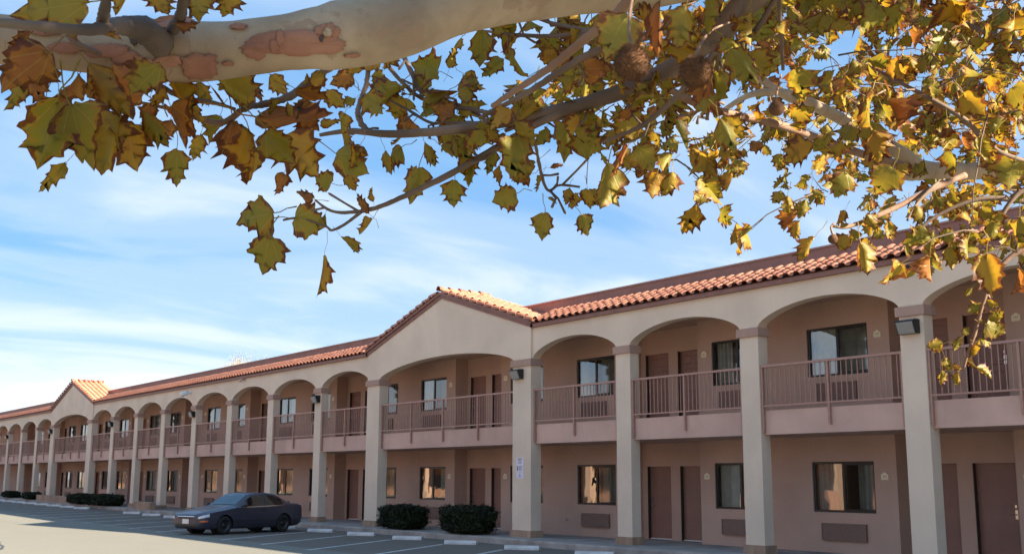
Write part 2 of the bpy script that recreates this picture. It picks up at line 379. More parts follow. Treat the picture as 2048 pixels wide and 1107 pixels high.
def arch_wall(xa, xb, cols, y0, y1, ztop, nseg=28, rise=None):
    """wall over a run of arches from xa to xb: front, back, soffit and top; ztop is a function of x"""
    S = []
    edges = []
    cs = sorted(cols)
    prev = xa
    for (cl, cwid) in cs:
        if cl > prev + .01: edges.append(('arch', prev, cl))
        edges.append(('col', max(cl, xa), min(cl + cwid, xb))); prev = cl + cwid
    if prev < xb - .01: edges.append(('arch', prev, xb))
    xsamp = []
    for kind, a, b in edges:
        n = nseg if kind == 'arch' else 1
        for k in range(n + 1):
            x_ = a + (b - a) * k / n; t_ = 2 * k / n - 1
            if kind == 'arch': x_ = a + (b - a) * (.5 + .5 * math.sin(t_ * math.pi / 2) * 1.0); tt = (x_ - (a + b) / 2) / ((b - a) / 2)
            z_ = ZCAP1 + (ZCR - ZCAP1) * arc_f(tt) if kind == 'arch' else ZCAP1
            if xsamp and abs(xsamp[-1][0] - x_) < 1e-6: continue
            xsamp.append((x_, z_))
    mb = MB()
    for (x0, z0), (x1, z1) in zip(xsamp, xsamp[1:]):
        t0, t1 = ztop(x0), ztop(x1)
        mb.quad((x0, y0, z0), (x1, y0, z1), (x1, y0, t1), (x0, y0, t0))
        mb.quad((x1, y1, z1), (x0, y1, z0), (x0, y1, t0), (x1, y1, t1))
        mb.quad((x0, y1, z0), (x1, y1, z1), (x1, y0, z1), (x0, y0, z0))
        mb.quad((x0, y0, t0), (x1, y0, t1), (x1, y1, t1), (x0, y1, t0))
    for (xx, zz0), s_ in ((xsamp[0], 1), (xsamp[-1], -1)):
        q = [(xx, y0, zz0), (xx, y1, zz0), (xx, y1, ztop(xx)), (xx, y0, ztop(xx))]
        mb.quad(*(q[::-1] if s_ > 0 else q))
    return mb
GAB = [(-34.98, -26.26 + GW), (-77.95, -69.42 + GW)]
RUNS = [(-26.26 + GW, -2.0), (-69.42 + GW, -34.98), (-103.0, -77.95)]
GPK = 7.50
def gtop(a, b): 
    c = (a + b) / 2; h = (b - a) / 2
    return lambda x_: GPK - (GPK - 6.06) * abs(x_ - c) / h
for a, b in RUNS:
    arch_wall(a, b, [c for c in COLS if a - .01 < c[0] < b], D, D + .28, lambda x_: ZT).obj('arch_wall', M_BEIGE, motel)
for a, b in GAB:
    mb = arch_wall(a, b, [c for c in COLS if a - .01 <= c[0] < b], D - .06, D + .285, gtop(a, b), 40)
    mb.obj('gable_wall', M_BEIGE, motel)
# balcony slab and ceilings
for a, b in ((-103.0, -69.0), (-69.0, -34.5), (-34.5, -2.0)):
    s = MB(); s.box(a, b, D + .10, YA + .6, ZS0, ZS1); s.obj('balcony_slab', M_SLAB, motel)
s = MB(); s.box(-103, -2, D + .285, YA + .6, 5.86, 5.98); s.obj('arcade_ceiling', M_CEIL, motel)
# dark rooms behind the walls, shell and flat roof of the block
s = MB(); s.box(-103, -2, YA + .62, YA + .72, 0, 5.86); s.obj('room_partition', M_INT, motel)
s = MB(); s.box(-103, -2, 33.0, 33.25, 0, 6.4); s.box(-103.2, -103, D + .29, 33.25, 0, 6.4); s.box(-2, -1.8, D + .29, 33.25, 0, 6.4); s.obj('outer_wall', M_BEIGE, motel)
BY = D + 1.5                        # brown upper band stands back from the eave
s = MB(); s.box(-103, -1.8, BY + .3, 33.2, 6.4, 6.5); s.obj('flat_roof', M_CONC, motel)
s = MB(); s.box(-103.2, -1.8, BY, BY + .25, 6.05, 7.06); s.obj('parapet_band', M_PARAPET, motel)
s = MB(); s.box(-103.25, -1.75, BY - .03, BY + .28, 7.06, 7.10); s.obj('parapet_coping', M_RAIL, motel)
# room walls with alcoves, windows, doors
ALC = [-14.87, -23.44, -32.27, -41.09, -49.85, -58.43, -67.3, -75.8, -84.15, -92.7, -6.25]
ALC.sort()
AW = 2.72
def windows_of():
    W_ = []
    for A in ALC: W_ += [(A - 2.27, A - .57), (A + 3.22, A + 4.92)]
    W_.sort(); out = []
    for w_ in W_:
        if out and w_[0] < out[-1][1] + .25: continue
        out.append(w_)
    return out
WINS = windows_of()
def room_wall(z0, z1, ws0, ws1, dz0, dz1):
    mb = MB(); RV_ = .10
    X = -103.0
    def fseg(xa, xb):
        inner = [w_ for w_ in WINS if w_[0] > xa and w_[1] < xb]
        p = xa
        for (a, b) in inner:
            mb.quad((p, YW, z0), (a, YW, z0), (a, YW, z1), (p, YW, z1))
            mb.quad((a, YW, z0), (b, YW, z0), (b, YW, ws0), (a, YW, ws0)); mb.quad((a, YW, ws1), (b, YW, ws1), (b, YW, z1), (a, YW, z1))
            y2 = YW + RV_
            mb.quad((a, YW, ws0), (b, YW, ws0), (b, y2, ws0), (a, y2, ws0)); mb.quad((a, y2, ws1), (b, y2, ws1), (b, YW, ws1), (a, YW, ws1))
            mb.quad((a, YW, ws0), (a, y2, ws0), (a, y2, ws1), (a, YW, ws1)); mb.quad((b, y2, ws0), (b, YW, ws0), (b, YW, ws1), (b, y2, ws1)); p = b
        mb.quad((p, YW, z0), (xb, YW, z0), (xb, YW, z1), (p, YW, z1))
    for A in ALC:
        fseg(X, A); B = A + AW
        mb.quad((A, YW, z0), (A, YA, z0), (A, YA, z1), (A, YW, z1)); mb.quad((B, YA, z0), (B, YW, z0), (B, YW, z1), (B, YA, z1))
        p = A
        for (a, b) in ((A + .20, A + 1.12), (A + 1.48, A + 2.42)):
            y2 = YA + .13
            mb.quad((p, YA, z0), (a, YA, z0), (a, YA, z1), (p, YA, z1)); mb.quad((a, YA, dz1), (b, YA, dz1), (b, YA, z1), (a, YA, z1))
            mb.quad((a, YA, dz0), (a, y2, dz0), (a, y2, dz1), (a, YA, dz1)); mb.quad((b, y2, dz0), (b, YA, dz0), (b, YA, dz1), (b, y2, dz1)); mb.quad((a, y2, dz1), (b, y2, dz1), (b, YA, dz1), (a, YA, dz1)); p = b
        mb.quad((p, YA, z0), (B, YA, z0), (B, YA, z1), (p, YA, z1)); X = B
    fseg(X, -2.0)
    return mb
LW0, LW1, UW0, UW1 = 1.06, 2.19, 4.14, 5.27
room_wall(.1, ZS0, LW0, LW1, .17, 2.13).obj('room_wall', M_ROOM, motel)
room_wall(ZS1, 5.86, UW0, UW1, ZS1, 5.22).obj('room_wall', M_ROOM, motel)
# window kit, built about its lower left corner
WW, WH = 1.70, 1.13
f = MB(); t_ = .05
f.box(0, WW, -.01, .05, 0, t_); f.box(0, WW, -.01, .05, WH - t_, WH); f.box(0, t_, -.01, .05, t_, WH - t_); f.box(WW - t_, WW, -.01, .05, t_, WH - t_); f.box(WW * .49 - .02, WW * .49 + .045, -.006, .046, t_, WH - t_)
f.box(WW * .49 + .045, WW - t_, .0, .012, t_, t_ + .03); f.box(WW * .49 + .045, WW - t_, .0, .012, WH - t_ - .03, WH - t_)
FR_ME = f.mesh('window', M_FRAME)
g1 = MB(); g1.quad((t_, .03, t_), (WW * .49 - .02, .03, t_), (WW * .49 - .02, .03, WH - t_), (t_, .03, WH - t_)); P1 = g1.mesh('pane', M_GLASS)
g2 = MB(); g2.quad((WW * .49 + .045, .018, t_), (WW - t_, .018, t_), (WW - t_, .018, WH - t_), (WW * .49 + .045, .018, WH - t_)); P2 = g2.mesh('pane', M_SCREEN)
g2b = g2.mesh('pane', M_GLASS)
def curtain(xa, xb):
    c = MB(); n = 40; pts = []
    for k in range(n + 1):
        x_ = xa + (xb - xa) * k / n; pts.append((x_, .13 + .022 * math.sin(k * 1.25) + .008 * math.sin(k * 3.1)))
    for (xa_, ya_), (xb_, yb_) in zip(pts, pts[1:]): c.quad((xa_, ya_, .02), (xb_, yb_, .02), (xb_, yb_, WH - .03), (xa_, ya_, WH - .03))
    return c.mesh('curtain', M_CURT, True)
CURTS = [curtain(.05, .58), curtain(.05, .36), curtain(1.15, 1.65), curtain(.05, 1.64), curtain(.95, 1.65)]
r3 = random.Random(11)
wi = 0
for (a, b) in WINS:
    for fl in (0, 1):
        o = link('window', FR_ME, motel, (a, YW + .045, (LW0, UW0)[fl]))
        link('pane', P1, o); link('pane', P2 if r3.random() < .72 else g2b, o)
        for c in {0: (0, 2), 1: (0,), 2: (3,), 3: (1, 4)}[r3.choice((0, 0, 3, 2, 3))]: link('curtain', CURTS[c], o)
# doors
DWD, DH = .94, 1.96
def door_mesh(panels, hh, nm):
    d = MB(); d.box(0, DWD, 0, .045, 0, hh)
    return d.mesh(nm, M_DOOR)
DLO, DUP = door_mesh(False, DH, 'door'), door_mesh(True, 1.93, 'door')
pn = MB()
for (pw, ph) in ((.30, .22), (.30, .52), (.30, .58)):
    pass
def panel_mesh(pw, ph):
    p = MB(); p.add([(0, 0, 0), (pw, 0, 0), (pw, 0, ph), (0, 0, ph), (.03, -.014, .03), (pw - .03, -.014, .03), (pw - .03, -.014, ph - .03), (.03, -.014, ph - .03)], [(0, 1, 5, 4), (1, 2, 6, 5), (2, 3, 7, 6), (3, 0, 4, 7), (4, 5, 6, 7)]); return p.mesh('door_panel', M_DOOR)
PNS = [(panel_mesh(.30, .55), .15), (panel_mesh(.30, .62), .82), (panel_mesh(.30, .24), 1.55)]
h = MB(); h.box(-.03, .03, -.012, 0, -.09, .09); h.box(-.022, .022, -.02, 0, .13, .19); h.tube([(0, -.012, 0), (0, -.055, 0), (.11, -.06, 0)], .011, 8)
H_L = h.mesh('handle', M_METAL)
h = MB(); h.box(-.03, .03, -.012, 0, -.09, .09); h.box(-.022, .022, -.02, 0, .13, .19); h.tube([(0, -.012, 0), (0, -.055, 0), (-.11, -.06, 0)], .011, 8)
H_R = h.mesh('handle', M_METAL)
th = MB(); th.box(0, DWD, -.03, .0, 0, .03); TH = th.mesh('threshold', M_STRIP)
jm = MB(); jm.box(-.012, .0, -.1, .03, 0, 1.95); JM = jm.mesh('weather_strip', M_JAMB)
for A in ALC:
    for fl, z in ((0, .175), (1, ZS1 + .004)):
        for k, xo in enumerate((.20, 1.48)):
            dw = .92 if k == 0 else .94
            o = link('door', (DLO, DUP)[fl], motel, (A + xo, YA + .095, z + .012)); o.scale = (dw / DWD, 1, 1)
            link('handle', (H_L, H_R)[k], o, (.09 if k == 0 else DWD - .09, -.002, .92))
            link('threshold', TH, o, (0, 0, -.01)); link('weather_strip', JM, o, (.0135, 0, 0))
            if fl: 
                for me_, zz_ in PNS:
                    for xx in (.14, .52): link('door_panel', me_, o, (xx, -.001, zz_))
# through-wall air conditioners
def ac_mesh(wd, ht, n):
    a = MB(); a.box(0, wd, 0, .05, 0, ht)
    for k in range(n): a.box(.03, wd - .03, -.012, -.001, .03 + (ht - .06) * k / n, .03 + (ht - .06) * (k + .62) / n)
    a.box(0, wd, -.02, 0, ht - .025, ht); a.box(0, wd, -.02, 0, 0, .022); a.box(0, .025, -.02, 0, .022, ht - .025); a.box(wd - .025, wd, -.02, 0, .022, ht - .025)
    return a.mesh('air_conditioner', M_AC)
AC1, AC2 = ac_mesh(1.2, .38, 9), ac_mesh(1.1, .42, 10)
for (a, b) in WINS:
    link('air_conditioner', AC1, motel, (a + .25, YW - .051, .44)); link('air_conditioner', AC2, motel, (a + .28, YW - .051, 3.56))
hb = MB(); hb.tube([(0, 0, 0), (0, -.05, 0), (0, -.06, -.05)], .025, 8); hb.obj('hose_tap', M_METAL, motel).location = (-26.2, YW, .62)
# railings
yr = D + .062
bays = []
cs = sorted(COLS)
for (l, r_) in zip(cs, cs[1:]): bays.append((l[0] + l[1] + .01, r_[0] - .01))
bays.append((cs[-1][0] + CW + .01, -1.0)); bays.reverse()
bal = MB(); bal.box(-.0085, .0085, -.0085, .0085, 3.405, 4.245); BAL = bal.mesh('baluster', M_RAIL)
pst = MB(); pst.box(-.024, .024, -.03, .03, 2.93, 4.245); PST = pst.mesh('post', M_RAIL)
pse = MB(); pse.box(-.022, .022, -.03, .03, 2.80, 4.245); PSE = pse.mesh('post', M_RAIL)
far = MB(); nb = 0
for bi, (a, b) in enumerate(bays):
    rl = MB(); rl.box(a, b, yr - .035, yr + .035, 4.245, 4.295); rl.box(a, b, yr - .02, yr + .02, 3.37, 3.405); o = rl.obj('railing', M_RAIL, motel)
    nd = 4 if b - a > 6 else 2
    ps = [a + .03] + [a + (b - a) * k / nd for k in range(1, nd)] + [b - .03]
    for k, p in enumerate(ps): link('post', PSE if k in (0, nd) else PST, o, (p, yr, 0))
    n = int((b - a) / .132)
    for k in range(1, n):
        p = a + (b - a) * k / n
        if min(abs(p - q) for q in ps) < .05: continue
        if 0 < bi < 9 and nb < 296: link('baluster', BAL, o, (p, yr, 0)); nb += 1
        else: far.box(p - .0085, p + .0085, yr - .0085, yr + .0085, 3.405, 4.245)
far.obj('balusters', M_RAIL, motel, kind='stuff')
# eave board, tiles
EY = D - .10
for a, b in RUNS:
    s = MB(); s.box(a + .02, b, EY, D - .001, 6.04, 6.145); s.obj('eave_board', M_FASCIA, motel)
    s = MB(); y0, z0, y1, z1 = EY - .02, 6.146, D + .84, 6.146 + .96 * .47
    s.add([(a, y0, z0), (b, y0, z0), (b, y1, z1), (a, y1, z1), (a, y0, z0 - .0), (a, y1, 6.0), (b, y1, 6.0), (b, y0, z0)], [(0, 1, 2, 3), (3, 2, 6, 5)]); s.obj('roof_deck', M_FASCIA, motel)
    s = MB(); s.box(a, b, D + .84, BY, 6.38, 6.46); s.obj('gutter_deck', M_PARAPET, motel)
def tile_geo(Lt, wd, r_=.062, n=8, thick=.014):
    """one S tile running along +Y (up the slope): a barrel and a pan; origin at the lower left"""
    pr = []
    for k in range(n + 1):
        an = math.pi * (1 - k / n); pr.append((wd * .30 + wd * .30 * math.cos(an) , r_ * math.sin(an)))
    for k in range(1, n // 2 + 1):
        u_ = k / (n // 2); pr.append((wd * .6 + wd * .44 * u_, -.018 * math.sin(math.pi * u_)))
    vs_, fs = [], []
    m_ = len(pr)
    for yy in (0, Lt):
        for (x_, z_) in pr: vs_.append((x_, yy, z_ + thick + (0.03 if yy == 0 else 0)))
    for (x_, z_) in pr: vs_.append((x_, 0, z_ + .03))
    for k in range(m_ - 1): fs.append((k, k + 1, m_ + k + 1, m_ + k)); fs.append((2 * m_ + k, 2 * m_ + k + 1, k + 1, k))
    return vs_, fs
def mkmesh(name, vf, mt, smooth=False):
    mb = MB(); mb.add(*vf); return mb.mesh(name, mt, smooth)
TW, TL, TE = .30, .31, .24
tv, tf = tile_geo(TL, TW)
TILE = mkmesh('roof_tile', (tv, tf), M_TILE, True)
sl = math.atan(.47)
Rx = Matrix.Rotation(sl, 4, 'X')
tiles_far = MB(); nt_ = 0
rt = random.Random(5)
roofpart = link('tile_roof', None, motel)
def put_tile(M_, near):
    global nt_
    if near and nt_ < 298:
        o = link('roof_tile', TILE, roofpart); o.matrix_local = M_; nt_ += 1
    else: tiles_far.add([M_ @ Vector(v) for v in tv], tf)
for (a, b) in RUNS:
    near = a > -30
    n = int((b - a) / TW)
    for i in range(n):
        x_ = a + .02 + i * TW if a > -100 else a + i * TW
        for rw in range(4):
            s_ = rw * TE
            M_ = Matrix.Translation((x_ + rt.uniform(-.006, .006), EY - .05 + s_ * math.cos(sl), 6.15 + s_ * math.sin(sl) + rt.uniform(-.004, .004))) @ Rx @ Matrix.Rotation(rt.uniform(-.02, .02), 4, 'Z')
            put_tile(M_, near and x_ < -8.5)
# gable roofs
for gi, (a, b) in enumerate(GAB):
    c = (a + b) / 2; hw = (b - a) / 2; gy0, gy1 = D - .20, BY + .02
    pitch = math.atan((GPK - 6.06) / hw)
    ov = .12
    for s_ in (1, -1):
        # rake boards, two steps
        for (yo, z0, z1) in ((D - .10, .0, .115), (D - .15, .118, .205)):
            s = MB(); e = hw + ov
            P = []
            for (u_, z_) in ((0, z0), (e, z0), (e, z1), (0, z1)):
                zz_ = GPK - (GPK - 6.06) / hw * u_ + z_ + .0
                P.append((c + s_ * u_, zz_))
            yb_ = D - .061
            s.add([(x_, yo, z_) for x_, z_ in P] + [(x_, yb_, z_) for x_, z_ in P], [(0, 1, 2, 3), (7, 6, 5, 4), (0, 4, 5, 1), (1, 5, 6, 2), (2, 6, 7, 3)] if s_ > 0 else [(3, 2, 1, 0), (4, 5, 6, 7), (1, 5, 4, 0), (2, 6, 5, 1), (3, 7, 6, 2)])
            s.obj('rake_board', M_FASCIA, motel)
        # deck under the tiles
        s = MB(); zt = .207; e = hw + ov + .05
        q = [(c, gy0 + .08, GPK + zt), (c + s_ * e, gy0 + .08, GPK + zt - math.tan(pitch) * e), (c + s_ * e, gy1, GPK + zt - math.tan(pitch) * e), (c, gy1, GPK + zt)]
        s.quad(*(q if s_ > 0 else q[::-1])); s.obj('roof_deck', M_FASCIA, motel)
        # tile field: tiles run up the slope (local +Y), columns along world Y
        slope_len = e / math.cos(pitch); rows = int(slope_len / .33) + 1
        ncol = int((gy1 - gy0 - .2) / TW) + 1
        for rw in range(rows):
            for k in range(ncol):
                u_ = slope_len - rw * .33 + .03
                up = Vector((-s_ * math.cos(pitch), 0, math.sin(pitch))); nrm = Vector((s_ * math.sin(pitch), 0, math.cos(pitch))); ac = up.cross(nrm)
                org = Vector((c + s_ * u_ * math.cos(pitch), gy0 + .16 + k * TW + (TW if ac.y < 0 else 0), GPK + zt - u_ * math.sin(pitch) + .004))
                M_ = Matrix((ac, up, nrm)).transposed().to_4x4(); M_.translation = org
                M_ = M_ @ Matrix.Rotation(rt.uniform(-.015, .015), 4, 'Z') @ Matrix.Scale(1.3, 4, Vector((0, 1, 0)))
                put_tile(M_, gi == 0 and s_ > 0 and k < 3)
        # barrel tiles capping the rake
        nr = rows
        for rw in range(nr):
            u0 = slope_len - rw * .42 + .06
            if u0 < .3: break
            rv, rf = [], []
            for e_, (uu, rr, lift) in enumerate(((u0, .105, .05), (u0 - .47, .085, .0), (u0, .09, .05))):
                for k in range(9):
                    an = math.pi * (1.12 * k / 8 - .06)
                    lx = math.cos(an) * rr; lz = math.sin(an) * rr
                    up = Vector((-s_ * math.cos(pitch), 0, math.sin(pitch))); nrm = Vector((s_ * math.sin(pitch), 0, math.cos(pitch)))
                    p = Vector((c, gy0 + .10, GPK + zt + .01)) + up * (-uu) + Vector((0, lx, 0)) + nrm * (lz + lift); rv.append(tuple(p))
            for k in range(8): rf += [(k, k + 1, 9 + k + 1, 9 + k), (18 + k, 18 + k + 1, k + 1, k)]
            mb = MB(); mb.add(rv, rf); mb.obj('rake_tile', M_TILE, roofpart, True)
    yy = gy0
    while yy < gy1 - .1:
        rv, rf = [], []
        for (y_, rr, lift) in ((yy, .13, .045), (yy + .45, .11, .0), (yy, .112, .045)):
            for k in range(9):
                an = math.pi * k / 8; rv.append((c + math.cos(an) * rr, y_, GPK + .225 + math.sin(an) * rr + lift))
        for k in range(8): rf += [(k, k + 1, 10 + k, 9 + k), (18 + k, 19 + k, k + 1, k)]
        mb = MB(); mb.add(rv, rf); mb.obj('ridge_tile', M_TILE, roofpart, True); yy += .40
    s = MB(); s.add([(c, gy1, GPK + .205), (a - .12, gy1, 6.1), (b + .12, gy1, 6.1)], [(0, 1, 2)]); s.obj('gable_back', M_FASCIA, motel)
tiles_far.obj('roof_tiles', M_TILE, motel, True, kind='stuff')
# ------------------------------------------------------------------ the wing across the lot (seen in the window panes)
FY = -9.0
M_WING = stucco('wing_stucco', (0.52, 0.34, 0.235)); M_WINGR = stucco('wing_room_stucco', (0.50, 0.26, 0.165))
wing = thing('arcaded_wing', 'sunlit arcaded wing with orange tile roof mirrored in the window panes', 'building')
def FT(mb):                         # the same shapes turned to face the lot from the other side
    mb.v = [(x_, FY + D - y_, z_) for (x_, y_, z_) in mb.v]; mb.f = [f_[::-1] for f_ in mb.f]; return mb
FCOL = [(-14.0 - 4.3 * i - (.33 * ((i + 4) // 9)), CW) for i in range(42)]
gsec = []; fc2 = []
for i, c in enumerate(FCOL):
    if i % 10 == 5: continue
    fc2.append(c)
for k in range(4):
    i = k * 10 + 5
    if i + 1 < len(FCOL): gsec.append((FCOL[i + 1][0], FCOL[i - 1][0] + CW))
cmb, cap = MB(), MB()
for (xl, wd) in fc2:
    s = MB(); s.box(xl, xl + wd, D, D + .3, .15, ZCAP0); FT(s).obj('column', M_WING, wing)
    s = MB(); s.box(xl - .05, xl + wd + .05, D - .05, D + .35, ZCAP0, ZCAP1 - .003); FT(s).obj('capital', M_TRIM, wing)
runs = []; prev = -12.0
for (a, b) in gsec: runs.append((b, prev)); prev = a
runs.append((FCOL[-1][0] + CW, prev))
for a, b in runs:
    FT(arch_wall(a, b, [c for c in fc2 if a - .01 < c[0] < b], D, D + .28, lambda x_: ZT, 14)).obj('arch_wall', M_WING, wing)
    s = MB(); n = int((b - a) / .15); 
    for i in range(n):
        x0 = a + .15 * i; z0 = .07 if i % 2 else 0; z1 = 0 if i % 2 else .07
        s.quad((x0, D - .15, 6.12 + z0), (x0 + .15, D - .15, 6.12 + z1), (x0 + .15, D + .9, 6.6 + z1), (x0, D + .9, 6.6 + z0))
    FT(s).obj('roof_tiles', M_TILE, wing, kind='stuff')
for a, b in gsec:
    FT(arch_wall(a, b, [c for c in fc2 if a - .01 <= c[0] < b], D - .06, D + .285, gtop(a, b), 20)).obj('gable_wall', M_WING, wing)
    c = (a + b) / 2
    for s_ in (1, -1):
        s = MB(); e = 5.0
        for k in range(14):
            y0 = D - .2 + k * .15; z0 = .07 if k % 2 else 0; z1 = 0 if k % 2 else .07
            s.quad((c, y0, 7.72 + z0), (c + s_ * e, y0, 6.15 + z0), (c + s_ * e, y0 + .15, 6.15 + z1), (c, y0 + .15, 7.72 + z1))
        FT(s).obj('gable_roof_tiles', M_TILE, wing, kind='stuff')
XE = FCOL[-1][0] - 2
s = MB(); s.box(XE, -12, D + .1, YA + .5, ZS0, ZS1); FT(s).obj('balcony_slab', M_SLAB, wing)
s = MB(); s.box(XE, -12, YW, 33, .0, 6.2); FT(s).obj('room_wall', M_WINGR, wing)
s = MB(); s.box(XE, -12, D + .29, YW, 5.86, 5.98); FT(s).obj('arcade_ceiling', M_CEIL, wing)
s = MB(); s.box(XE, -12, BY, BY + .25, 6.05, 7.06); FT(s).obj('parapet_band', M_PARAPET, wing)
s = MB(); s.box(XE, -12, D + .03, D + .09, 4.24, 4.29); s.box(XE, -12, D + .03, D + .09, 3.37, 3.41)
x_ = -12
while x_ > -110: s.box(x_ - .012, x_ + .012, D + .05, D + .07, 3.4, 4.25); x_ -= .2
FT(s).obj('railing', M_RAIL, wing)
x_ = -14.0; i = 0
while x_ > -190:
    for z in (LW0, UW0):
        s = MB(); s.box(x_ - 1.7, x_, YW - .03, YW - .002, z, z + 1.13); FT(s).obj('window', M_FRAME, wing)
    if i % 2 == 0:
        for z in (.17, 3.3):
            s = MB(); s.box(x_ - 3.2, x_ - 2.3, YW - .04, YW - .002, z, z + 1.95); FT(s).obj('door', M_DOOR, wing)
    x_ -= 4.3; i += 1
for (px_, py_, sc_) in ():
    pass

# ------------------------------------------------------------------ wall lamps, cameras, signs
def wall_lamp(x, y, z, label):
    t = thing('wall_lamp', label, 'wall lamp', (x, y, z), 'dark wall lamps on the columns')
    h = MB()                        # wedge housing: deep at the top, sloping back to the wall below
    X = .21
    pr = [(0, -.13), (0, .15), (-.15, .15), (-.205, .135), (-.215, .11), (-.12, -.13)]
    h.add([(-X, y_, z_) for y_, z_ in pr] + [(X, y_, z_) for y_, z_ in pr], [(5, 4, 3, 2, 1, 0), (6, 7, 8, 9, 10, 11)] + [(i, (i + 1) % 6, (i + 1) % 6 + 6, i + 6) for i in range(6)])
    h.obj('housing', M_BLACK, t)
    l = MB(); p0, p1 = Vector((0, -.2145, .098)), Vector((0, -.1245, -.126)); nrm = Vector((0, -.93, -.37)) * .012
    X2 = X - .03
    l.add([(-X2, p0.y + nrm.y, p0.z + nrm.z), (X2, p0.y + nrm.y, p0.z + nrm.z), (X2, p1.y + nrm.y, p1.z + nrm.z), (-X2, p1.y + nrm.y, p1.z + nrm.z), (-X2, p0.y, p0.z), (X2, p0.y, p0.z), (X2, p1.y, p1.z), (-X2, p1.y, p1.z)],
          [(3, 2, 1, 0), (0, 1, 5, 4), (1, 2, 6, 5), (2, 3, 7, 6), (3, 0, 4, 7)])
    for k in range(1, 6):
        q0 = p0.lerp(p1, k / 6) + nrm * 1.0
        l.box(-X2, X2, q0.y - .006, q0.y + .004, q0.z - .006, q0.z + .003)
    l.obj('lens', M_LENS, t); return t
LAMPS = {2: 'dark wall lamp with ribbed frosted lens on the rightmost column in view', 5: 'dark wall lamp on the wide right column of the near gable, above the notice sign',
         7: 'dark wall lamp on the first narrow column left of the near gable', 10: 'dark wall lamp on the column behind the hood of the parked sedan',
         13: 'small dark wall lamp on the first narrow column right of the far gable', 15: 'small dark wall lamp on the wide left column of the far gable',
         18: 'tiny dark wall lamp on a far column near the left edge of the picture'}
for i, lb in LAMPS.items():
    xl, wd = COLS[i]
    wall_lamp(xl + wd / 2 - (.02 if wd == CW else .12), D - (.06 if wd == GW else 0) - .001, 4.73, lb)
def flood(x, z, label, mt, nm, cat, s_=1.0):
    t = thing(nm, label, cat, (x, D - .001, z))
    b = MB(); b.tube([(0, 0, 0), (0, -.03 * s_, 0)], .06 * s_, 12); b.tube([(0, -.03 * s_, 0), (0, -.12 * s_, -.03 * s_)], .02 * s_, 8); b.obj('bracket', mt, t, True)
    h = MB(); h.tube([(-.02 * s_, -.10 * s_, 0), (.01 * s_, -.15 * s_, -.02 * s_), (.04 * s_, -.32 * s_, -.08 * s_)], [.05 * s_, .075 * s_, .08 * s_], 14); h.obj('head', mt, t, True)
    return t
flood(-52.6, 5.80, 'white security floodlight on the arcade wall between two far arches', M_WHITE, 'floodlight', 'floodlight', 1.5)
flood(-46.1, 5.98, 'small grey eave camera above the arches behind the sedan', M_SLAB, 'security_camera', 'camera', .8)
flood(-12.95, 5.93, 'small black security camera under the eave beside the hanging leaves', M_BLACK, 'security_camera', 'camera', .7)
# notice on the wide column: three stacked white plates
t = thing('notice_sign', 'stack of three small white notice plates on the wide gable column', 'sign', (-25.885, D - .062, 2.07))
for (z0, z1) in ((.10, .30), (-.115, .092), (-.275, -.123)):
    p = MB(); p.box(-.165, .165, -.012, 0, z0, z1); o = p.obj('sign_plate', M_SIGN, t)
    k = MB()
    if z0 > 0:
        k.box(-.11, .11, -.0145, -.0125, .255, .28)
        for q in range(6): k.box(-.10 + .01 * (q % 2), .10 - .015 * (q % 3), -.0145, -.0125, .235 - q * .02, .243 - q * .02)
    elif z0 > -.2:
        k.box(-.14, -.085, -.0145, -.0125, -.06, .065)
        for q in range(5): k.box(-.06, .12 - .02 * (q % 3), -.0145, -.0125, .055 - q * .026, .068 - q * .026)
        k.box(-.10, .10, -.0145, -.0125, -.098, -.09)
    else:
        n = 14; k.add([(.028 * math.cos(6.283 * i / n), -.0145, -.175 + .028 * math.sin(6.283 * i / n)) for i in range(n)], [tuple(range(n))[::-1]])
        k.box(-.10, .10, -.0145, -.0125, -.225, -.215); k.box(-.08, .08, -.0145, -.0125, -.25, -.243)
    k.obj('printing', M_SIGNK, o)
# room plaques
pl = MB(); pts = [(-.09, -.075), (.09, -.075), (.09, .04), (.055, .05)] + [(.05 * math.cos(a), .05 + .035 * math.sin(a)) for a in (0.4, 1.0, 1.57, 2.1, 2.7)] + [(-.055, .05), (-.09, .04)]
n = len(pts); pl.add([(x_, -.016, z_) for x_, z_ in pts] + [(x_, 0, z_) for x_, z_ in pts], [tuple(range(n))] + [((i + 1) % n, i, i + n, (i + 1) % n + n) for i in range(n)]); PL = pl.mesh('room_plaque', M_PLAQ)
ik = MB()
for k, x0 in enumerate((-.045, -.01, .025)): ik.box(x0, x0 + .02, -.0185, -.0165, -.02, .022)
ik.box(-.06, .06, -.0185, -.0165, -.05, -.044); IK = ik.mesh('room_number', M_INK)
def seen(X, Y):                     # not behind a column as seen from the camera
    xd = X * D / Y
    return not any(c[0] - .05 < xd < c[0] + c[1] + .3 for c in COLS)
FLN = ('ground floor', 'balcony')
BAYN = ['right edge arch', 'first full arch from right', 'second full arch from right', 'third full arch from right', 'near gable arch', 'first arch left of gable', 'second arch left of gable']
def bayname(X, Y):
    xd = X * D / Y
    ed = [COLS[2][0], COLS[3][0], COLS[4][0], COLS[5][0], COLS[6][0], COLS[7][0], COLS[8][0]]
    for k, e in enumerate(ed):
        if xd > e: return BAYN[k]
    return None
def far_place(X): return 'behind the sedan' if X > -52 else 'just left of the sedan' if X > -61 else 'right of far gable' if X > -69.5 else 'under far gable' if X > -78 else 'left of far gable'
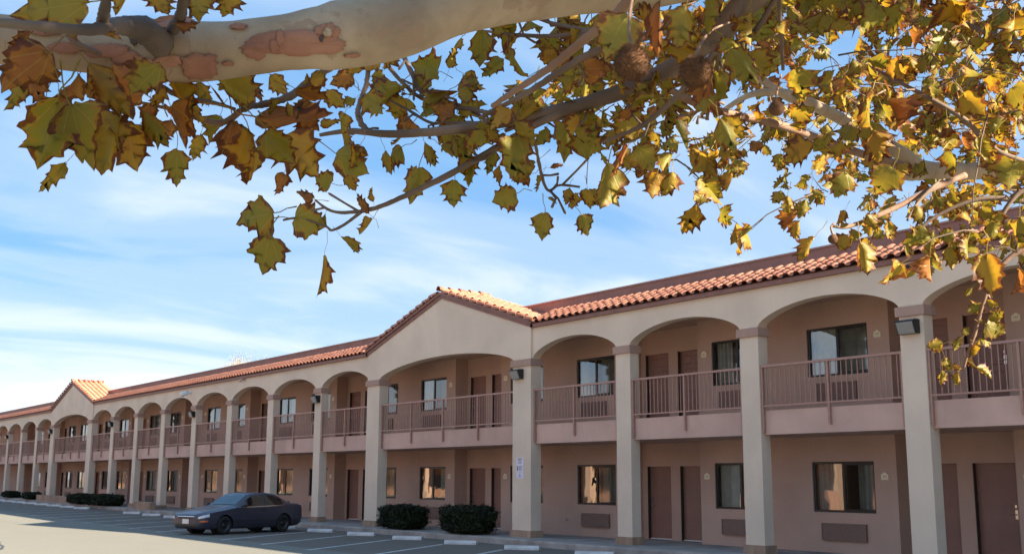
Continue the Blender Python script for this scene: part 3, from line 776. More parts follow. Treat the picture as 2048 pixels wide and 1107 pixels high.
for A in ALC:
    for sd, X in ((0, A - .30), (1, A + AW + .24)):
        if X < -88 or X > -9: continue
        for fl, z in ((0, 1.86), (1, 4.98)):
            if not seen(X, YW): continue
            bn = bayname(X, YW)
            if bn: lb = f'cream room plaque on {FLN[fl]} wall, {("left", "right")[sd]} of doors, {bn}'
            else: lb = f'tiny cream room plaque, {FLN[fl]} wall {far_place(X)}, {("left", "right")[sd]} of its doors'
            o = thing('room_plaque', lb, 'room sign', (X, YW - .001, z), 'room plaques beside the doors')
            link('plate', PL, o); link('room_number', IK, o)

# ------------------------------------------------------------------ planter walls and clipped shrubs
def low_wall(x0, x1, y0, y1, h, label):
    s = MB(); z = .17 + gz((x0 + x1) / 2); s.box(x0, x1, y0, y1, z - .1, z + h)
    o = s.obj('planter_wall', M_PLINTH, None, label=label, cat='low wall')
    bv = o.modifiers.new('bevel', 'BEVEL'); bv.width = .03; bv.segments = 2; return o
low_wall(-77.5, -69.6, 18.46, 18.75, .36, 'low tan planter wall under the far gable, left of the long hedge')
low_wall(-57.9, -55.3, 18.46, 18.75, .36, 'low tan planter wall right of the long hedge near the walkway')
M_LEAFG = mat('dark_shrub_leaf', (0.018, 0.026, 0.009), 0.55, 0.45, 2.0, spec=.25)
M_TWIG = mat('grey_brown_twig', (0.10, 0.07, 0.05), 0.85)
def shrub(cx, cy, z, rx, ry, h, n, label, seed, ang=0.0, leaf=.035):
    t = thing('clipped_shrub', label, 'shrub', (cx, cy, z), 'clipped shrubs along the kerb'); t.rotation_euler = (0, 0, ang)
    rs = random.Random(seed); mb = MB()
    for k in range(n):
        while True:
            u = Vector((rs.uniform(-1, 1), rs.uniform(-1, 1), rs.uniform(-1, 1)))
            q = (abs(u.x) ** 4 + abs(u.y) ** 4 + abs(u.z) ** 4)
            if q < 1: break
        f = q ** .25; f2 = f ** .35 if f > 0 else 1
        u = u / max(f, 1e-3) * f2
        bump = .96 + .16 * noise.noise(u * 1.9 + Vector((seed * 1.7, 0, 0))) + .12 * noise.noise(u * 5 + Vector((0, seed, 0))) + (rs.random() ** 9) * .16
        p = Vector((u.x * rx * bump, u.y * ry * bump, h * .5 + .03 + u.z * h * .5 * bump))
        if p.z < .04: p.z = .04 + rs.random() * .05
        a = Vector((rs.gauss(0, 1), rs.gauss(0, 1), rs.gauss(0, 1) + .5)).normalized(); b = a.cross(Vector((rs.gauss(0, 1), rs.gauss(0, 1), rs.gauss(0, 1)))).normalized()
        s_ = leaf * rs.uniform(.7, 1.4)
        mb.quad(p - a * s_, p + b * s_ * .5, p + a * s_, p - b * s_ * .5)
    mb.obj('foliage', M_LEAFG, t, kind='stuff')
    st = MB()
    for k in range(7): 
        a = rs.uniform(0, 6.28); st.tube([(.1 * rx * math.cos(a), .1 * ry * math.sin(a), -.02), (.35 * rx * math.cos(a), .35 * ry * math.sin(a), h * .3), (.6 * rx * math.cos(a + .3), .6 * ry * math.sin(a + .3), h * .75)], [.02, .014, .006], 6)
    st.obj('stem', M_TWIG, t)
shrub(-32.0, 18.95, .165, .90, .58, .74, 14000, 'dark clipped shrub at the foot of the near gable, left one of two', 1)
shrub(-28.25, 18.95, .165, 1.0, .6, .79, 15000, 'dark clipped shrub at the foot of the near gable, right one of two', 2)
shrub(-67.8, 18.75, .27, 1.9, .6, .55, 9000, 'long dark hedge shrub by the far gable, left half', 3, leaf=.05)
shrub(-63.9, 18.75, .26, 2.3, .62, .58, 9000, 'long dark hedge shrub right half, beside the low wall', 4, leaf=.05)
shrub(-79.8, 18.75, .34, .9, .5, .44, 4000, 'small dark shrub left of the low wall below the far gable', 5, leaf=.05)
shrub(-85.8, 18.75, .37, 1.0, .5, .42, 4000, 'small dark shrub nearest the left edge of the picture', 6, leaf=.05)

# bare pale tree standing behind the motel
t = thing('bare_tree', 'pale thin-leaved tree top showing above the motel roof', 'tree', (-86.0, 35.6, 0))
mb = MB(); rs = random.Random(21)
M_PALE = mat('pale_dry_twig', (0.28, 0.23, 0.16), .9)
lv = MB()
def grow(p, dr, L, r_, dep):
    pts = [p]; q = p; d_ = dr
    for k in range(4):
        d_ = (d_ + Vector((rs.uniform(-.25, .25), rs.uniform(-.25, .25), rs.uniform(-.05, .2)))).normalized(); q = q + d_ * L / 4; pts.append(q)
    mb.tube(pts, [r_ * (1 - .11 * k) for k in range(5)], 5)
    if dep == 0:
        for k in range(3):
            c_ = q + Vector((rs.gauss(0, .2), rs.gauss(0, .2), rs.gauss(0, .2))); a = Vector((rs.gauss(0, 1), rs.gauss(0, 1), rs.gauss(0, 1))).normalized() * .05; b = Vector((rs.gauss(0, 1), rs.gauss(0, 1), rs.gauss(0, 1))).normalized() * .03
            lv.quad(c_ - a, c_ + b, c_ + a, c_ - b)
        return
    for k in range(5):
        grow(pts[rs.choice((2, 3, 4))], (d_ + Vector((rs.uniform(-.8, .8), rs.uniform(-.8, .8), rs.uniform(-.1, .5)))).normalized(), L * rs.uniform(.6, .8), r_ * .5, dep - 1)
grow(Vector((0, 0, 0)), Vector((0, 0, 1)), 5.0, .16, 0)
mb = MB(); lv = MB()
mb.tube([(0, 0, 0), (.05, 0, 3), (0, .1, 6.2)], [.2, .16, .12], 8)
for k in range(4): grow(Vector((0, .1, 6.0)), Vector((rs.uniform(-.9, .9), rs.uniform(-.9, .9), 1)).normalized(), 2.7, .06, 3)
mb.obj('trunk', M_PALE, t); lv.obj('crown', mat('pale_dry_leaf', (0.30, 0.27, 0.17), .8), t, kind='stuff')
# ------------------------------------------------------------------ parked sedan
def car_paint():
    m = bpy.data.materials.new('charcoal_car_paint'); m.use_nodes = True; b = m.node_tree.nodes['Principled BSDF']
    b.inputs['Base Color'].default_value = (0.046, 0.046, 0.066, 1); b.inputs['Metallic'].default_value = .12; b.inputs['Roughness'].default_value = .42
    b.inputs['Coat Weight'].default_value = .35; b.inputs['Coat Roughness'].default_value = .08; return m
M_CAR = car_paint()
M_CGL = mat('dark_car_glass', (0.012, 0.013, 0.014), 0.04, spec=.9)
M_WSH = mat('windscreen_glass', (0.03, 0.04, 0.042), 0.03, spec=1.0)
M_RUB = mat('tyre_rubber', (0.018, 0.018, 0.018), .8)
M_RIM = mat('dark_steel_rim', (0.05, 0.05, 0.052), .4, metallic=.7)
M_HLT = mat('clear_headlamp', (0.72, 0.74, 0.76), .12, spec=.8)
M_AMB = mat('amber_lens', (0.70, 0.13, 0.025), .25)
M_RED = mat('red_lens', (0.25, 0.01, 0.01), .2)
M_CHR = mat('chrome_trim', (0.7, 0.7, 0.7), .15, metallic=1)
KS = .93
car = thing('parked_sedan', 'dark charcoal sedan parked nose out in an angled stall by the motel', 'car', (-35.95, 15.0, 0.0))
car.rotation_euler = (0, 0, R(-71)); car.scale = (KS, KS, KS)
# stations: x, half width at sill, bulge, shoulder, roof edge; heights sill, bulge, shoulder, roof edge, centre top
ST = [(2.34, .50, .56, .55, .50, .30, .44, .58, .60, .61), (2.28, .66, .74, .70, .60, .24, .45, .64, .665, .675), (2.12, .78, .82, .78, .66, .19, .46, .685, .72, .735), (1.8, .82, .86, .82, .70, .18, .48, .74, .79, .81),
      (1.36, .83, .87, .84, .72, .18, .50, .80, .86, .885), (.98, .83, .88, .85, .73, .18, .50, .86, .925, .95), (.80, .83, .88, .85, .74, .18, .50, .875, .955, .985), (.45, .83, .885, .855, .67, .18, .50, .885, 1.15, 1.18), (.12, .83, .885, .855, .605, .18, .50, .89, 1.325, 1.355),
      (-.10, .83, .885, .855, .59, .18, .50, .895, 1.36, 1.39), (-.5, .83, .885, .855, .59, .18, .50, .905, 1.37, 1.40), (-.9, .83, .885, .855, .59, .18, .50, .915, 1.345, 1.375), (-1.15, .83, .885, .85, .60, .18, .50, .925, 1.29, 1.32),
      (-1.5, .83, .88, .84, .655, .18, .51, .94, 1.12, 1.15), (-1.78, .825, .87, .83, .69, .19, .52, .945, 1.005, 1.02), (-2.05, .81, .85, .81, .70, .22, .54, .94, .985, .995), (-2.28, .76, .81, .77, .68, .27, .55, .91, .955, .965), (-2.38, .64, .72, .66, .60, .32, .55, .80, .83, .84)]
NI = 5
STI = spline(ST, NI)
def sect(s):
    _, w0, w1, w2, w3, z0, z1, z2, z3, z4 = s
    key = [(0, z0), (w0 * .9, z0), (w0, z0 + .05), (w1, z1), (w2, z2), (w2 * .965 + w3 * .035, z2 + .02), (w3 + .035, z3 - .03), (w3 * .9, z3 + .02), (w3 * .5, z4 - .006), (0, z4)]
    return key
def body_pt(si, k): return Vector((STI[si][0], sect(STI[si])[k][0], sect(STI[si])[k][1]))
mb = MB(); nk = 10
for s_ in STI:
    k_ = sect(s_); ring = [(s_[0], y_, z_) for y_, z_ in k_] + [(s_[0], -y_, z_) for y_, z_ in k_[-2:0:-1]]
    mb.v += ring
nr = 2 * nk - 2
for i in range(len(STI) - 1):
    for j in range(nr): mb.f.append((i * nr + j, (i + 1) * nr + j, (i + 1) * nr + (j + 1) % nr, i * nr + (j + 1) % nr)); mb.mi.append(0)
mb.f.append(tuple(range(nr))); mb.f.append(tuple((len(STI) - 1) * nr + j for j in range(nr))[::-1]); mb.mi += [0, 0]
body = mb.obj('body', [M_CAR, M_BLACK], car, True)
bmm = bmesh.new(); bmm.from_mesh(body.data); bmesh.ops.remove_doubles(bmm, verts=bmm.verts, dist=1e-5); bmesh.ops.recalc_face_normals(bmm, faces=bmm.faces); bmm.to_mesh(body.data); bmm.free()
cut = MB()
for wx in (1.36, -1.36): cut.tube([(wx, -1.2, .31), (wx, -.52, .31)], .365, 36); cut.tube([(wx, .52, .31), (wx, 1.2, .31)], .365, 36)
cut_me = cut.mesh('wheel_arch_cutter', M_BLACK)
bmm = bmesh.new(); bmm.from_mesh(cut_me); bmesh.ops.recalc_face_normals(bmm, faces=bmm.faces); bmm.to_mesh(cut_me); bmm.free(); cut_o = bpy.data.objects.new('wheel_arch_cutter', cut_me); COL.objects.link(cut_o)
bm_ = body.modifiers.new('arches', 'BOOLEAN'); bm_.operation = 'DIFFERENCE'; bm_.object = cut_o; bm_.solver = 'EXACT'
body.parent = None
bpy.context.view_layer.update()
dg = bpy.context.evaluated_depsgraph_get()
new = bpy.data.meshes.new_from_object(body.evaluated_get(dg)); body.modifiers.clear(); body.data = new; body.parent = car
bpy.data.objects.remove(cut_o)
for p in new.polygons: p.use_smooth = True
try: new.set_sharp_from_angle(angle=R(62))
except Exception: pass
def patch(i0, i1, k0, k1, f0, f1, off, name, mt, side=1, n=8, ends=(0, 0)):
    """a panel lying on the body between stations i0..i1 and section keys k0..k1"""
    p = MB(); g_ = []
    for a in range(n + 1):
        u = i0 + (i1 - i0) * a / n; ia = int(min(u, len(STI) - 2)); fu = u - ia
        row = []
        for b in range(4):
            fv = f0 + (f1 - f0) * b / 3
            def P(ii): return body_pt(ii, k0).lerp(body_pt(ii, k1), fv)
            q = P(ia).lerp(P(ia + 1), fu); row.append(q)
        g_.append(row)
    vs_ = []
    for a in range(n + 1):
        for b in range(4):
            t1 = g_[min(a + 1, n)][b] - g_[max(a - 1, 0)][b]; t2 = g_[a][min(b + 1, 3)] - g_[a][max(b - 1, 0)]; nn = t1.cross(t2)
            nn = nn.normalized() if nn.length > 1e-9 else Vector((0, 1, 0))
            if nn.y < 0 and abs(nn.y) > .05: nn = -nn
            elif abs(nn.y) <= .05 and nn.z < 0: nn = -nn
            q = g_[a][b] + nn * off; vs_.append((q.x, q.y * side, q.z))
    fs = []
    for a in range(n):
        for b in range(3):
            f_ = (a * 4 + b, a * 4 + b + 1, (a + 1) * 4 + b + 1, (a + 1) * 4 + b); fs.append(f_ if side > 0 else f_[::-1])
    p.add(vs_, fs); return p.obj(name, mt, car, True)
def si(x):                          # station index for a given x
    for i in range(len(STI) - 1):
        if STI[i][0] >= x >= STI[i + 1][0]: return i + (STI[i][0] - x) / (STI[i][0] - STI[i + 1][0])
    return 0
for sd in (1, -1):
    # side glass: front pane and rear pane, tapering towards pillars
    for (xa, xb, nm) in ((.42, -.42, 'front_side_window'), (-.50, -1.32, 'rear_side_window')):
        p = MB(); n = 10; vs_ = []
        for a in range(n + 1):
            x_ = xa + (xb - xa) * a / n; u = si(x_); ia = int(u); fu = u - ia
            lo = body_pt(ia, 5).lerp(body_pt(ia + 1, 5), fu); hi = body_pt(ia, 6).lerp(body_pt(ia + 1, 6), fu)
            lo2 = lo.lerp(hi, .06); hi2 = lo.lerp(hi, .90)
            for b in range(4):
                q = lo2.lerp(hi2, b / 3); vs_.append((x_, (q.y + .006) * sd, q.z))
        fs = [((a * 4 + b, a * 4 + b + 1, (a + 1) * 4 + b + 1, (a + 1) * 4 + b) if sd < 0 else ((a + 1) * 4 + b, (a + 1) * 4 + b + 1, a * 4 + b + 1, a * 4 + b)) for a in range(n) for b in range(3)]
        p.add(vs_, fs); p.obj(nm, M_CGL, car, True)
    patch(si(.75), si(-1.42), 5, 6, -.03, .02, .010, 'belt_trim', M_CHR if sd > 0 else M_CHR, sd, 16)
    patch(si(.98), si(-1.0), 3, 4, -.16, -.10, .008, 'side_moulding', M_BLACK, sd, 16)
    for x_ in (.88, -.46, -1.18): patch(si(x_ + .006), si(x_ - .006), 3, 4, -.7, 1.0, .003, 'door_gap', M_BLACK, sd, 1)
    patch(si(-.22), si(-.40), 3, 4, .70, .80, .022, 'door_handle', M_BLACK, sd, 3)
    # wheels
    for wx in (1.36, -1.36):
        M_ = Matrix.Translation((wx, sd * .755, .31)) @ Matrix.Rotation(-sd * math.pi / 2, 4, 'X')
        ty = MB(); ty.lathe([(.20, -.09), (.285, -.10), (.308, -.075), (.31, 0), (.308, .075), (.285, .10), (.20, .09)], 32, M_); o = ty.obj('wheel', M_RUB, car, True)
        rm = MB(); rm.lathe([(.0, .055), (.05, .06), (.06, .03), (.16, .045), (.19, .075), (.205, .088)], 28, M_)
        for q in range(8):
            a = q * math.pi / 4; c_ = Matrix.Translation((.115 * math.cos(a), .115 * math.sin(a), .043)); rm.lathe([(.0, .004), (.02, .004)], 8, M_ @ c_)
        rm.obj('rim', M_RIM, o, True)
        hb_ = MB(); hb_.tube([(wx, sd * .50, .31), (wx, sd * .62, .31)], .36, 28); hb_.obj('wheel_well', M_BLACK, car)
    # mirror
    mm = MB(); mm.lathe([(0, -.10), (.05, -.09), (.075, -.03), (.075, .04), (.06, .07), (0, .075)], 14, Matrix.Translation((.60, sd * .99, .985)) @ Matrix.Rotation(math.pi / 2, 4, 'X') @ Matrix.Scale(.65, 4, (1, 0, 0))); mm.tube([(.60, sd * .85, .93), (.60, sd * .95, .97)], .03, 8); mm.obj('wing_mirror', M_BLACK, car, True)
    # lamps
    patch(si(2.325), si(2.02), 3, 4, .58, 1.0, .012, 'headlight', M_HLT, sd, 6)
    patch(si(2.31), si(2.10), 3, 4, -.10, .12, .016, 'turn_signal', M_AMB, sd, 5)
    patch(si(-2.24), si(-2.36), 3, 4, .45, .95, .008, 'tail_light', M_RED, sd, 4)
# windscreen and rear screen, full width
def screen(xa, xb, nm, mt, dz):
    p = MB(); n = 8; vs_ = []
    for a in range(n + 1):
        x_ = xa + (xb - xa) * a / n; u = si(x_); ia = int(u); fu = u - ia
        for j in range(-4, 5):
            yy = j / 4
            k6 = body_pt(ia, 6).lerp(body_pt(ia + 1, 6), fu); k7 = body_pt(ia, 7).lerp(body_pt(ia + 1, 7), fu); k8 = body_pt(ia, 8).lerp(body_pt(ia + 1, 8), fu); k9 = body_pt(ia, 9).lerp(body_pt(ia + 1, 9), fu)
            w_ = k7.y * abs(yy)
            if w_ > k8.y: z_ = k8.z + (k7.z - k8.z) * (w_ - k8.y) / (k7.y - k8.y)
            else: z_ = k9.z + (k8.z - k9.z) * w_ / k8.y
            vs_.append((x_ + dz[0], w_ * (1 if yy >= 0 else -1), z_ + dz[1]))
    fs = [(a * 9 + b, a * 9 + b + 1, (a + 1) * 9 + b + 1, (a + 1) * 9 + b) for a in range(n) for b in range(8)]
    p.add(vs_, fs); p.obj(nm, mt, car, True)
screen(.78, .14, 'windscreen', M_WSH, (.006, .010)); screen(-1.12, -1.66, 'rear_screen', M_CGL, (-.006, .010))
b = MB(); b.box(2.325, 2.352, -.38, .38, .545, .60); b.obj('grille', M_BLACK, car)
b = MB(); b.add([(2.356, -.42, .605), (2.356, .42, .605), (2.345, .42, .625), (2.345, -.42, .625), (2.32, -.42, .605), (2.32, .42, .605)], [(0, 1, 2, 3), (0, 4, 5, 1)]); b.obj('grille_trim', M_CHR, car)
b = MB(); b.box(2.345, 2.362, -.16, .16, .375, .53); o = b.obj('number_plate', M_WHITE, car)
b = MB(); b.box(2.334, 2.348, -.52, .52, .30, .36); b.obj('lower_intake', M_BLACK, car)
b = MB(); b.tube([(.62, -.5, .995), (.70, .0, .985), (.72, .55, .965)], .012, 6); b.obj('wiper', M_BLACK, car)
b = MB(); b.tube([(-2.2, .45, .24), (-2.42, .45, .235)], .03, 10); b.obj('exhaust_pipe', M_RIM, car)
# ------------------------------------------------------------------ the sycamore overhead
def bark(name, a, b_, c_, blotch=None):
    m = bpy.data.materials.new(name); m.use_nodes = True; t = m.node_tree; b = t.nodes['Principled BSDF']
    b.inputs['Roughness'].default_value = .8; b.inputs['Specular IOR Level'].default_value = .25
    c = N(t, 'ShaderNodeTexCoord'); v = c.outputs['Object']
    n = N(t, 'ShaderNodeTexNoise'); n.inputs['Scale'].default_value = 7; n.inputs['Detail'].default_value = 6; n.inputs['Roughness'].default_value = .55; t.links.new(v, n.inputs['Vector'])
    r_ = ramp(t, [(.32, b_), (.5, a), (.68, c_)]); t.links.new(n.outputs['Fac'], r_.inputs[0])
    n2 = N(t, 'ShaderNodeTexVoronoi'); n2.inputs['Scale'].default_value = 34; t.links.new(v, n2.inputs['Vector'])
    r2_ = ramp(t, [(.04, .55), (.09, 1.0)]); t.links.new(n2.outputs['Distance'], r2_.inputs[0])
    cc = mixc(t, .55, r_.outputs[0], mixc(t, 1.0, r_.outputs[0], r2_.outputs[0], 'MULTIPLY')); t.links.new(cc, b.inputs['Base Color'])
    if blotch:
        nb_ = N(t, 'ShaderNodeTexNoise'); nb_.inputs['Scale'].default_value = 5.5; nb_.inputs['Detail'].default_value = 8; nb_.inputs['Roughness'].default_value = .6; nb_.inputs['Distortion'].default_value = .6; t.links.new(v, nb_.inputs['Vector'])
        rb_ = ramp(t, [(.56, 0.0), (.575, .75), (.7, .8)]); t.links.new(nb_.outputs['Fac'], rb_.inputs[0])
        rc_ = ramp(t, [(.30, .85), (.40, 0.0)]); t.links.new(nb_.outputs['Fac'], rc_.inputs[0])
        cc = mixc(t, rb_.outputs[0], cc, blotch); cc = mixc(t, rc_.outputs[0], cc, tuple(x * .82 for x in a)); t.links.new(cc, b.inputs['Base Color'])
    n3 = N(t, 'ShaderNodeTexNoise'); n3.inputs['Scale'].default_value = 60; n3.inputs['Detail'].default_value = 4; t.links.new(v, n3.inputs['Vector'])
    bp = N(t, 'ShaderNodeBump'); bp.inputs['Strength'].default_value = .25; bp.inputs['Distance'].default_value = .004; t.links.new(n3.outputs['Fac'], bp.inputs['Height']); t.links.new(bp.outputs[0], b.inputs['Normal'])
    return m
M_BARK = bark('pale_sycamore_bark', (.35, .27, .185), (.26, .195, .135), (.42, .335, .24), (.30, .21, .145))
M_FLAKE = bark('red_brown_bark_plate', (.30, .145, .095), (.22, .10, .07), (.36, .19, .13))
M_TW = bark('brown_twig_bark', (.145, .10, .075), (.10, .07, .05), (.20, .145, .11))
M_TW3 = bark('grey_twig_bark', (.115, .085, .068), (.08, .06, .048), (.15, .115, .09))
M_TW2 = bark('tan_twig_bark', (.20, .12, .08), (.16, .09, .06), (.24, .15, .105))
def leaf_mat():
    m = bpy.data.materials.new('autumn_sycamore_leaf'); m.use_nodes = True; t = m.node_tree; t.nodes.remove(t.nodes['Principled BSDF']); out = t.nodes['Material Output']
    A = N(t, 'ShaderNodeAttribute', attribute_name='lc'); Bt = N(t, 'ShaderNodeAttribute', attribute_name='tone'); Et = N(t, 'ShaderNodeAttribute', attribute_name='edge')
    oi = N(t, 'ShaderNodeObjectInfo'); sp = N(t, 'ShaderNodeSeparateXYZ'); t.links.new(A.outputs['Vector'], sp.inputs[0])
    off = N(t, 'ShaderNodeVectorMath', operation='ADD'); cb = N(t, 'ShaderNodeCombineXYZ'); t.links.new(mth(t, 'MULTIPLY', oi.outputs['Random'], 37.0), cb.inputs[2])
    t.links.new(A.outputs['Vector'], off.inputs[0]); t.links.new(cb.outputs[0], off.inputs[1])
    n1 = N(t, 'ShaderNodeTexNoise'); n1.inputs['Scale'].default_value = 3.2; n1.inputs['Detail'].default_value = 5; n1.inputs['Roughness'].default_value = .6; t.links.new(off.outputs[0], n1.inputs['Vector'])
    n2 = N(t, 'ShaderNodeTexNoise'); n2.inputs['Scale'].default_value = 1.6; n2.inputs['Detail'].default_value = 3; t.links.new(off.outputs[0], n2.inputs['Vector'])
    vo = N(t, 'ShaderNodeTexVoronoi'); vo.inputs['Scale'].default_value = 15; vo.inputs['Randomness'].default_value = 1; t.links.new(off.outputs[0], vo.inputs['Vector'])
    tone = mth(t, 'ADD', Bt.outputs['Fac'], mth(t, 'MULTIPLY', mth(t, 'SUBTRACT', n2.outputs['Fac'], .5), .55))
    base = ramp(t, [(0.0, (.185, .175, .030)), (0.30, (.24, .19, .030)), (0.55, (.36, .23, .030)), (0.78, (.31, .125, .034)), (1.0, (.20, .075, .034))]); t.links.new(tone, base.inputs[0])
    # brown scorched margin and spots
    e = mth(t, 'ADD', Et.outputs['Fac'], mth(t, 'MULTIPLY', mth(t, 'SUBTRACT', n1.outputs['Fac'], .5), 1.7)); e = mth(t, 'ADD', e, mth(t, 'MULTIPLY', Bt.outputs['Fac'], .22))
    er = ramp(t, [(.80, 0.0), (.86, .75), (.98, 1.0)]); t.links.new(e, er.inputs[0])
    c1 = mixc(t, er.outputs[0], base.outputs[0], (.125, .042, .018))
    er0 = ramp(t, [(.66, 0.0), (.77, .85), (.85, 0.0)]); t.links.new(e, er0.inputs[0]); c1 = mixc(t, er0.outputs[0], c1, (.34, .15, .02))
    sv = ramp(t, [(.10, 1.0), (.17, 0.0)]); t.links.new(vo.outputs['Distance'], sv.inputs[0])
    sg = ramp(t, [(.55, 0.0), (.66, 1.0)]); t.links.new(mth(t, 'ADD', mth(t, 'MULTIPLY', n2.outputs['Fac'], .6), mth(t, 'MULTIPLY', Et.outputs['Fac'], .42)), sg.inputs[0])
    c1 = mixc(t, mth(t, 'MULTIPLY', sv.outputs[0], sg.outputs[0]), c1, (.075, .028, .014))
    # veins from the leaf base
    ax = mth(t, 'ABSOLUTE', sp.outputs[0]); rr = mth(t, 'SQRT', mth(t, 'ADD', mth(t, 'MULTIPLY', ax, ax), mth(t, 'MULTIPLY', sp.outputs[1], sp.outputs[1])))
    an = mth(t, 'ARCTAN2', ax, sp.outputs[1]); dmin = None
    for a0 in (0.0, .62, 1.18):
        d_ = mth(t, 'MULTIPLY', mth(t, 'ABSOLUTE', mth(t, 'SUBTRACT', an, a0)), rr); dmin = d_ if dmin is None else mth(t, 'MINIMUM', dmin, d_)
    # side veins off the midrib
    sv2 = mth(t, 'ABSOLUTE', mth(t, 'SUBTRACT', mth(t, 'FRACT', mth(t, 'MULTIPLY', mth(t, 'SUBTRACT', sp.outputs[1], mth(t, 'MULTIPLY', ax, .85)), 6.0)), .5))
    vr = ramp(t, [(.006, 1.0), (.016, 0.0)]); t.links.new(dmin, vr.inputs[0]); vr2 = ramp(t, [(.02, .14), (.06, 0.0)]); t.links.new(sv2, vr2.inputs[0])
    vv = mth(t, 'MAXIMUM', mth(t, 'MULTIPLY', vr.outputs[0], .75), vr2.outputs[0])
    c1 = mixc(t, mth(t, 'MULTIPLY', vv, .5), c1, (.36, .29, .09))
    hs = N(t, 'ShaderNodeHueSaturation'); t.links.new(c1, hs.inputs['Color']); t.links.new(mth(t, 'ADD', .90, mth(t, 'MULTIPLY', oi.outputs['Random'], .22)), hs.inputs['Value'])
    df = N(t, 'ShaderNodeBsdfDiffuse'); t.links.new(hs.outputs[0], df.inputs[0])
    tr = N(t, 'ShaderNodeBsdfTranslucent'); trc = mixc(t, 1.0, hs.outputs[0], (1.5, 1.3, .6), 'MULTIPLY'); t.links.new(trc, tr.inputs[0])
    gl = N(t, 'ShaderNodeBsdfGlossy'); gl.inputs['Roughness'].default_value = .45; gl.inputs['Color'].default_value = (.8, .8, .8, 1)
    bp = N(t, 'ShaderNodeBump'); bp.inputs['Strength'].default_value = .35; bp.inputs['Distance'].default_value = .003; t.links.new(mth(t, 'SUBTRACT', n1.outputs['Fac'], vv), bp.inputs['Height']); t.links.new(bp.outputs[0], df.inputs['Normal']); t.links.new(bp.outputs[0], gl.inputs['Normal'])
    m1 = N(t, 'ShaderNodeMixShader'); m1.inputs[0].default_value = .42; t.links.new(df.outputs[0], m1.inputs[1]); t.links.new(tr.outputs[0], m1.inputs[2])
    m2 = N(t, 'ShaderNodeMixShader'); m2.inputs[0].default_value = .02; t.links.new(m1.outputs[0], m2.inputs[1]); t.links.new(gl.outputs[0], m2.inputs[2])
    t.links.new(m2.outputs[0], out.inputs[0]); return m
M_LEAF = leaf_mat()
tree = thing('sycamore_tree', 'large autumn sycamore with pale limb and gold-brown leaves hanging over the view', 'tree')
# half outline of a five-lobed toothed leaf: base at the origin, tip at y = 1
HALF_A = [(.03, .01), (.10, .05), (.22, .11), (.34, .17), (.45, .23), (.62, .29), (.49, .345), (.42, .42), (.44, .48), (.56, .58), (.40, .555), (.31, .59), (.31, .66), (.41, .81), (.26, .75), (.18, .78), (.15, .86), (.06, .92)]
HALF_B = [(.05, -.02), (.19, -.05), (.34, -.07), (.54, -.01), (.42, .07), (.43, .15), (.47, .22), (.56, .29), (.74, .44), (.53, .44), (.42, .47), (.39, .55), (.33, .58), (.31, .64), (.40, .78), (.24, .76), (.16, .83), (.07, .93)]
def leaf_shape(seed):
    rs = random.Random(seed)
    out = [(0, .03)]
    lob = rs.uniform(.78, 1.15); low = rs.uniform(.8, 1.1); mixf = rs.choice((rs.uniform(0, .35), rs.uniform(0, 1)))
    HALF = [(xa + (xb - xa) * mixf, ya + (yb - ya) * mixf) for (xa, ya), (xb, yb) in zip(HALF_A, HALF_B)]
    for sd in (1, -1):
        h_ = []
        sk = rs.uniform(.85, 1.12)
        for (x_, y_) in HALF:
            k = 1 + rs.uniform(-.08, .08); xx = x_ * sk * k * (low if y_ < .25 else 1) ; yy = y_ + rs.uniform(-.03, .03)
            if .25 < y_ < .6: xx = .33 + (xx - .33) * lob if xx > .33 else xx
            h_.append((sd * xx, yy))
        if sd == 1: out += h_ + [(rs.uniform(-.03, .03), 1.0)]
        else: out += h_[::-1]
    return out
